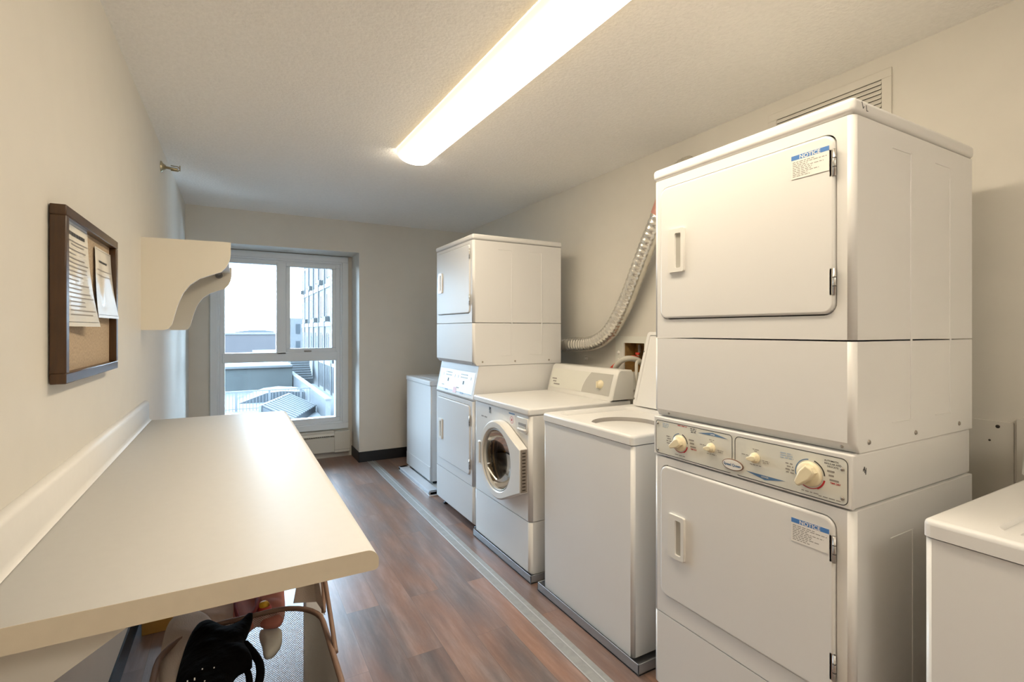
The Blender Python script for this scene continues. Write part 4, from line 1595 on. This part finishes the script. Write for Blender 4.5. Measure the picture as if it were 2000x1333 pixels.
mb = MB()
mb.tube(smooth_path([(2.315, 2.45, 1.165), (2.26, 2.455, 1.17), (2.215, 2.50, 1.145), (2.20, 2.58, 1.09), (2.20, 2.64, 1.03), (2.20, 2.66, 0.80)]), 0.011, REDH, 12)
tag(mb.build('supply_hose'), 'red rubber water hose curving down from the outlet box', 'hose')
mb = MB()
mb.tube(smooth_path([(2.315, 2.37, 1.10), (2.24, 2.375, 1.155), (2.17, 2.40, 1.165), (2.155, 2.46, 1.13), (2.16, 2.50, 1.06), (2.18, 2.52, 0.80)]), 0.018, GREYH, 14)
tag(mb.build('drain_hose'), 'thick pale grey drain hose looping out of the outlet box', 'hose')
mb = MB()
mb.tube(smooth_path([(2.30, 2.352, 1.13), (2.20, 2.33, 1.15), (2.16, 2.30, 1.10), (2.15, 2.285, 1.02), (2.17, 2.27, 0.80)]), 0.010, GREYH, 12)
tag(mb.build('supply_hose'), 'thin pale hose nearest the raised washer lid', 'hose')
mb = MB()
pts = smooth_path([(2.265, 2.222, 1.150), (2.21, 2.22, 1.15), (2.15, 2.20, 1.07), (2.145, 2.205, 1.00), (2.16, 2.19, 0.80)], 26)
mb.tube(pts, 0.02, PLAST, 14, rfun=lambda i: 0.020 + 0.0028 * math.sin(i * 1.15))
tag(mb.build('corrugated_hose'), 'white ribbed hose hanging between the two washer consoles', 'hose')

# small valve on the wall beneath the duct
vv = MB()
vv.lathe([(0.018, -0.001), (0.018, -0.010), (0.011, -0.014), (0.011, -0.022), (0.005, -0.022), (0.005, -0.012)], (WR, 2.935, 1.137), 'x', PLAST, 18)
vv.lathe([(0, -0.0145), (0.005, -0.0145)], (WR, 2.935, 1.137), 'x', DARK, 12)
tag(vv.build('pipe_stub'), 'small white pipe stub on the wall under the foil duct', 'pipe')

# foil duct from the far stack up behind the near stack
dpts = smooth_path([(2.09, 3.26, 1.205), (2.155, 3.14, 1.225), (2.18, 2.98, 1.242), (2.185, 2.83, 1.247), (2.185, 2.70, 1.272), (2.185, 2.58, 1.335), (2.185, 2.48, 1.445), (2.185, 2.40, 1.56), (2.18, 2.31, 1.71), (2.175, 2.22, 1.86), (2.172, 2.12, 2.02), (2.172, 2.04, 2.16), (2.20, 1.99, 2.25), (2.262, 1.97, 2.285)], 26)
mb = MB()
mb.tube(dpts, 0.05, FOIL, 24, rfun=lambda i: 0.050 + 0.0020 * math.sin(i * 1.25))
dk = mb.build('foil_duct')
tag(dk, 'silver flexible foil duct bending up the wall between the two dryer stacks', 'duct')
mb = MB()
sec = [dpts[i] for i in range(int(26 * 10.0), int(26 * 10.55))]
mb.tube(sec, 0.0535, TAPE, 24, caps=False)
mb.build('tape_band', dk)

# ------------------------------------------------------------------ under the counter: hamper, clothes, box
hm = thing('laundry_hamper', 'pop-up laundry hamper of netting and canvas with brown piping under the counter', 'hamper', (0, 0, 0))
hx0, hx1, hy0_, hy1_, hr, hz = -0.150, 0.198, 0.98, 1.455, 0.115, 0.600
rimp = rrect(hx0, hx1, hy0_, hy1_, hr, 8)
bot = rrect(hx0 + 0.02, hx1 - 0.02, hy0_ + 0.02, hy1_ - 0.02, hr - 0.01, 8)


def side_faces(mb, sel, m, za=0.02, zb=hz, nz=6):
    n = len(rimp)
    for i in range(n):
        j = (i + 1) % n
        if not sel((rimp[i][0] + rimp[j][0]) / 2, (rimp[i][1] + rimp[j][1]) / 2):
            continue
        for k in range(nz):
            f0, f1 = k / nz, (k + 1) / nz

            def Q(idx, f):
                a, b = bot[idx], rimp[idx]
                bul = 0.012 * math.sin(PI * f)
                x = a[0] + (b[0] - a[0]) * f
                y = a[1] + (b[1] - a[1]) * f
                cx, cy_ = (hx0 + hx1) / 2, (hy0_ + hy1_) / 2
                return (x + (x - cx) * bul * 2, y + (y - cy_) * bul * 2, za + (zb - za) * f)
            mb.face([Q(i, f0), Q(j, f0), Q(j, f1), Q(i, f1)], m, True)


mb = MB()
side_faces(mb, lambda x, y: y > hy1_ - 0.03, NET)
mb.build('mesh_panel', hm, fix=False)
mb = MB()
side_faces(mb, lambda x, y: x > hx1 - 0.05 and y <= hy1_ - 0.03, CANVL)
mb.build('side_panel', hm, fix=False)
mb = MB()
side_faces(mb, lambda x, y: x <= hx1 - 0.05 and y <= hy1_ - 0.03, CANV)
mb.face([(p[0], p[1], 0.02) for p in bot], CANV)
mb.build('canvas_body', hm, fix=False)
mb = MB()
mb.tube([(p[0], p[1], hz + 0.004) for p in rimp], 0.0065, PIPING, 8, closed=True)
mb.build('rim', hm)
mb = MB()
a0 = Vector((0.186, 1.545, 0.79))
mb.tube(smooth_path([(0.205, 1.20, 0.601), (0.207, 1.30, 0.65), (0.203, 1.40, 0.72), tuple(a0), (0.196, 1.49, 0.74), (0.212, 1.44, 0.66), (0.205, 1.38, 0.605)]), 0.0055, PIPING, 8)
mb.box(a0.x - 0.010, a0.x + 0.012, a0.y - 0.012, a0.y + 0.012, a0.z - 0.010, a0.z + 0.014, CANV, 0.007)
mb.build('carry_strap', hm)
mb = MB()
mb.face([tuple(a0), (0.140, 1.468, 0.604), (0.196, 1.445, 0.604)], CANV)
mb.face([tuple(a0), (0.196, 1.445, 0.604), (0.206, 1.36, 0.606)], CANV)
mb.build('corner_flap', hm)


def cloth(name, label, outline_, z, thick, m, fold, cat='clothing', extra=None, seedv=1):
    """garment heaped on the hamper: closed lumpy body from an (x,y) outline; edge sinks, top ripples"""
    rnd = random.Random(seedv)
    ph = [rnd.uniform(0, 6) for _ in range(6)]
    n = len(outline_)
    cx = sum(p[0] for p in outline_) / n
    cy_ = sum(p[1] for p in outline_) / n
    mb = MB()
    rings = 9
    V = []
    for r_ in range(rings + 1):
        f = r_ / rings
        row = []
        for i, p in enumerate(outline_):
            x = cx + (p[0] - cx) * f
            y = cy_ + (p[1] - cy_) * f
            h = thick * math.sqrt(max(0.0, 1 - f ** 3)) + fold * (math.sin(x * 60 + ph[0] + 20 * y) + 0.7 * math.sin(y * 75 + ph[1] - 15 * x) + 0.5 * math.sin((x + y) * 110 + ph[2])) * (0.35 + 0.65 * (1 - abs(2 * f - 1)))
            dz = (p[2] if len(p) > 2 else 0.0) * f ** 2
            row.append((x, y, z + h + dz))
        V.append(row)
    for r_ in range(rings):
        for i in range(n):
            j = (i + 1) % n
            mb.face([V[r_][i], V[r_][j], V[r_ + 1][j], V[r_ + 1][i]], m, True)
    # underside
    B = [(p[0], p[1], p[2] - 0.012) for p in V[-1]]
    for i in range(n):
        j = (i + 1) % n
        mb.face([V[-1][i], V[-1][j], B[j], B[i]], m, True)
    mb.face(B, m)
    if extra:
        extra(mb)
    return tag(mb.build(name), label, cat)


def spline_loop(pts, n=6):
    P = [Vector(p) for p in pts]
    N = len(P)
    out = []
    for i in range(N):
        p0, p1, p2, p3 = P[i - 1], P[i], P[(i + 1) % N], P[(i + 2) % N]
        for k in range(n):
            t = k / n
            out.append(tuple(0.5 * ((2 * p1) + (-p0 + p2) * t + (2 * p0 - 5 * p1 + 4 * p2 - p3) * t * t + (-p0 + 3 * p1 - 3 * p2 + p3) * t ** 3)))
    return out


# the heap spills over the hamper's rim towards the counter front
def black_extra(mb):
    mb.tube(smooth_path([(0.022, 1.290, 0.628), (0.046, 1.232, 0.618), (0.049, 1.187, 0.612), (0.040, 1.140, 0.605), (0.040, 1.08, 0.60)]), 0.0085, BLKC, 8)
    mb.tube(smooth_path([(0.012, 1.235, 0.628), (0.024, 1.205, 0.618), (0.028, 1.175, 0.612), (0.024, 1.13, 0.605), (0.020, 1.07, 0.60)]), 0.0065, BLKC, 8)
    for (x, y) in ((-0.036, 1.199), (-0.057, 1.206), (-0.069, 1.181), (-0.051, 1.162), (-0.081, 1.179), (-0.045, 1.150)):
        mb.lathe([(0, 0.0008), (0.0012, 0.0004), (0.0013, -0.004)], (x, y, 0.6475), 'z', LABEL, 8)


cloth('black_garment', 'black garment with white specks and straps heaped on the hamper', spline_loop([(-0.106, 1.209, -0.02), (-0.103, 1.304, -0.02), (-0.094, 1.375, -0.01), (-0.078, 1.420, 0), (-0.060, 1.428, 0), (-0.042, 1.405, 0), (-0.022, 1.378, 0), (-0.002, 1.374, 0), (0.020, 1.388, 0), (0.041, 1.410, 0), (0.031, 1.345, 0), (0.020, 1.292, 0), (0.030, 1.245, 0), (0.034, 1.205, 0), (0.022, 1.193, 0), (0.004, 1.182, 0), (-0.008, 1.150, 0), (-0.03, 1.05, 0), (-0.10, 1.05, -0.02)], 4), 0.634, 0.016, BLKC, 0.0022, extra=black_extra, seedv=3)
cloth('cream_garment', 'cream garment bulging over the left side of the hamper', spline_loop([(-0.128, 1.20, -0.01), (-0.140, 1.30, -0.01), (-0.150, 1.41, -0.01), (-0.148, 1.52, 0), (-0.127, 1.585, 0), (-0.100, 1.590, 0), (-0.072, 1.555, 0), (-0.050, 1.500, 0), (-0.032, 1.420, 0), (-0.04, 1.30, 0), (-0.02, 1.20, 0), (0.02, 1.16, 0), (0.02, 1.04, 0), (-0.11, 1.02, 0)], 4), 0.596, 0.014, CANV, 0.003, seedv=5)
cloth('peach_garment', 'pale peach shirt lying behind the black garment in the hamper', spline_loop([(-0.095, 1.66, 0), (-0.004, 1.68, 0), (0.000, 1.52, 0), (0.000, 1.40, 0), (-0.035, 1.38, 0), (-0.062, 1.50, 0)], 4), 0.584, 0.012, PALEC, 0.002, seedv=8)


def pink_extra(mb):
    # red and yellow print on the pink cloth
    mb.lathe([(0.0, 0.010), (0.010, 0.008), (0.015, 0.0)], (0.070, 1.500, 0.602), 'z', YELC, 16)
    mb.lathe([(0.013, 0.006), (0.017, 0.002), (0.018, -0.004)], (0.071, 1.487, 0.601), 'z', REDH, 16)
    mb.tube(smooth_path([(0.052, 1.60, 0.600), (0.055, 1.52, 0.606), (0.046, 1.47, 0.606), (0.020, 1.43, 0.602)]), 0.006, REDC, 8)
    mb.tube(smooth_path([(0.004, 1.60, 0.600), (0.004, 1.52, 0.604), (0.010, 1.46, 0.602)]), 0.005, REDC, 8)


cloth('pink_garment', 'faded pink shirt with a red and yellow print spilling from the hamper', spline_loop([(-0.004, 1.66, 0), (0.07, 1.68, 0), (0.125, 1.66, 0), (0.126, 1.56, 0), (0.120, 1.48, 0), (0.104, 1.432, 0), (0.073, 1.438, 0), (0.050, 1.460, 0), (0.0, 1.425, 0)], 4), 0.582, 0.014, PINKC, 0.003, extra=pink_extra, seedv=11)
cloth('grey_garment', 'grey sock-like cloth hanging against the netting', spline_loop([(0.060, 1.46, 0), (0.105, 1.45, 0), (0.106, 1.395, 0), (0.086, 1.350, 0), (0.066, 1.350, 0), (0.062, 1.40, 0)], 4), 0.556, 0.012, GREYH, 0.0015, seedv=13)

mb = MB()
mb.box(-0.355, -0.10, 2.70, 2.98, 0.0, 0.075, YWOOD, 0.003, 2)
tag(mb.build('cardboard_tray'), 'low yellow-brown cardboard tray on the floor under the counter', 'box')

# ------------------------------------------------------------------ outside the window (we look down from an upper floor)
G = -3.0
mb = MB()
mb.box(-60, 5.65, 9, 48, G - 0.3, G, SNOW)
ter = mb.build('snowy_terrace')
tag(ter, 'snow-covered flat roof terrace outside below the window', 'roof')
# concrete parapet block
mb = MB()
mb.box(-14, 3.80, 40.4, 43.2, G, -1.42, CONC)
mb.box(-14.1, 3.81, 40.2, 43.4, -1.42, -1.22, SNOW, 0.05)
tag(mb.build('concrete_block'), 'long grey concrete roof block with a snowy top outside', 'roof block')
# white railing in front of it
rl = thing('white_railing', 'white balustrade across the terrace outside, curved snow behind it', 'railing', (0, 30.4, G))
mb = MB()
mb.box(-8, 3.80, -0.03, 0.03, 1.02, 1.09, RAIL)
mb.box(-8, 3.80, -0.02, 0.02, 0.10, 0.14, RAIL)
mb.build('rail', rl)
px_ = -7.9
bal = []
k = 0
while px_ < 3.8:
    if px_ > -1.2:
        mb = MB()
        wd_ = 0.06 if k % 10 == 0 else 0.014
        mb.box(px_ - wd_, px_ + wd_, -0.014, 0.014, 0.0, 1.03, RAIL)
        mb.build('baluster', rl)
    px_ += 0.16
    k += 1
mb = MB()
mb.prism([(0.2, 0.001), (1.7, 0.55), (2.6, 0.62), (3.8, 0.5), (3.8, -0.0)], 'y', 33.5, 36.5, SKYG)
tag(mb.build('snow_mound', None, (0, 0, G)), 'curved grey-white canopy roof behind the white railing outside', 'roof')
# slanted glazed skylight
sk_ = thing('skylight', 'slanted glazed skylight with white bars on the snowy terrace outside', 'skylight', (2.45, 26.6, G), math.radians(69))
mb = MB()
mb.prism([(-0.65, 0.001), (0.65, 0.001), (0.65, 0.92), (-0.65, 0.30)], 'x', -2.1, 2.1, SKYG)
mb.build('glazing', sk_)
for i in range(12):
    u = -2.05 + 4.0 * i / 11
    mb = MB()
    mb.prism([(-0.68, 0.305), (-0.68, 0.36), (0.68, 1.0), (0.68, 0.945)], 'x', u, u + 0.17, SNOW)
    mb.build('glazing_bar', sk_)
mb = MB()
mb.box(-2.2, 2.2, 0.655, 0.75, 0.001, 1.0, RAIL)
mb.build('curb', sk_)
# second skylight, lower left, partly behind the counter edge
sk2 = thing('skylight', 'darker ribbed skylight seen just above the counter end', 'skylight', (-0.9, 24.6, G), math.radians(8))
mb = MB()
mb.prism([(-1.6, 0.001), (1.6, 0.001), (1.3, 0.5), (-1.3, 0.5)], 'x', -2.6, 1.4, SKYG)
mb.build('glazing', sk2)
for i in range(14):
    x = -2.5 + i * 0.28
    mb = MB()
    mb.box(x, x + 0.09, -1.28, 1.28, 0.502, 0.53, SKYG)
    mb.build('glazing_bar', sk2)
# side parapet, stair, walkway
mb = MB()
mb.box(3.86, 4.10, 25.4, 43.5, G, -2.02, RAIL)
mb.box(3.82, 4.14, 25.3, 43.6, -2.02, -1.96, SNOW)
tag(mb.build('side_parapet'), 'white parapet wall running along the walkway outside', 'parapet')
st = MB()
for k in range(9):
    st.box(4.16, 5.62, 43.4 + k * 0.34, 43.8 + k * 0.34, G, -2.55 + k * 0.17, SNOW if k % 1 == 0 else CONC)
    st.box(4.16, 5.62, 43.38 + k * 0.34, 43.4 + k * 0.34, G, -2.60 + k * 0.17, DGREY)
tag(st.build('outdoor_stair'), 'outdoor steps climbing beside the tall facade', 'steps')
mb = MB()
mb.box(4.9, 6.9, 24.8, 28.6, G, -1.05, DGREY)
mb.box(4.85, 6.95, 24.7, 28.7, -1.05, -0.98, SNOW)
tag(mb.build('roof_housing', None, (0, 0, 0)), 'dark grey rooftop housing near the right side of the window', 'roof housing')
mb = MB()
mb.box(3.9, 4.3, 19.0, 22.5, G, -1.9, RAIL, 0.02)
mb.box(3.95, 4.25, 22.45, 22.52, G + 0.1, -2.1, DGREY)
tag(mb.build('gate_pier'), 'white pier beside the dark rooftop housing', 'pier')

# tall wing to the right
bd_ = thing('apartment_tower', 'tall pale apartment wing filling the right pane of the window', 'building', (6.0, 0, 0))
mb = MB()
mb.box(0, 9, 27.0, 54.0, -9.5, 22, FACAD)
for k in range(7):
    z = -1.2 + k * 2.85
    mb.box(-0.06, 0, 27.0, 54.0, z, z + 0.30, RAIL)
yy = 27.6
while yy < 53.5:
    mb.box(-0.10, 0, yy, yy + 0.30, -9.5, 21.8, FACAD2)
    yy += 3.0
mb.build('wall', bd_)
for k in range(6):
    for j in range(9):
        z0w = -1.2 + k * 2.85 + 0.75
        yw = 28.4 + j * 2.9
        if yw + 1.6 > 53.8:
            continue
        mb = MB()
        mb.box(-0.04, 0.01, yw, yw + 1.5, z0w, z0w + 1.55, WGLASS)
        mb.box(-0.07, 0.0, yw + 0.72, yw + 0.78, z0w, z0w + 1.55, RAIL)
        mb.box(-0.08, 0.0, yw - 0.08, yw, z0w - 0.06, z0w + 1.6, RAIL)
        mb.box(-0.08, 0.0, yw + 1.5, yw + 1.58, z0w - 0.06, z0w + 1.6, RAIL)
        w_ = mb.build('window', bd_)
        if (j + k) % 2 == 0:
            mb = MB()
            mb.box(-0.34, -0.05, yw + 0.35, yw + 0.95, z0w - 0.42, z0w - 0.06, DGREY)
            mb.build('air_conditioner', w_)
mb = MB()
yy = 27.1
while yy < 43:
    mb.box(-0.05, -0.001, yy, yy + 0.11, -3.0, -1.2, RAIL)
    yy += 0.42
mb.build('cladding_battens', bd_)
b2 = thing('distant_block', 'greyish block just left of the tall wing', 'building', (8.0, 82.0, -9.0))
mb = MB()
mb.box(-0.8, 6, 0, 10, 0, 12.2, FACAD2)
mb.build('wall', b2)
for k in range(4):
    mb = MB()
    mb.box(0.2, 0.8, -0.05, 0.01, 2 + k * 2.6, 3.5 + k * 2.6, WGLASS)
    mb.build('window', b2)

# low city far away
mb = MB()
mb.box(-300, 300, 55, 900, -14, -10, SNOW)
tag(mb.build('snowy_ground'), 'snow-covered ground stretching to the horizon', 'ground')
blds = [(-4.5, 150, 15, 22, 10.2, BRICK, 'long low reddish block at the left of the horizon'),
        (12.0, 170, 7, 18, 10.6, BRICK, 'reddish block on the horizon beside the window post'),
        (4.0, 120, 7, 14, 6.2, SNOW, 'white-roofed shed in the middle distance'),
        (-6.0, 95, 15, 9, 5.2, FACAD, 'long pale flat-roofed building in the middle distance'),
        (18.0, 190, 8, 12, 9.5, FACAD2, 'grey block on the horizon nearest the tall wing')]
for (x, y, w_, d_, h_, m_, lb) in blds:
    b = thing('distant_building', lb + ', outside', 'building', (x, y, -10.0))
    mb = MB()
    mb.box(0, w_, 0, d_, 0, h_, m_)
    mb.build('wall', b)
    mb = MB()
    mb.box(-0.2, w_ + 0.2, -0.2, d_ + 0.2, h_, h_ + 0.4, SNOW)
    mb.build('roof', b)
mb = MB()
hp = [(-400, 0)] + [(-400 + k * 10, 8.5 + 2.2 * math.sin(k * 0.33) + 1.2 * math.sin(k * 0.9 + 1)) for k in range(111)] + [(700, 0)]
mb.prism([(x, z - 10) for x, z in hp], 'y', 700, 760, HILL)
tag(mb.build('hazy_hills'), 'pale hazy line of low hills along the horizon', 'hills')
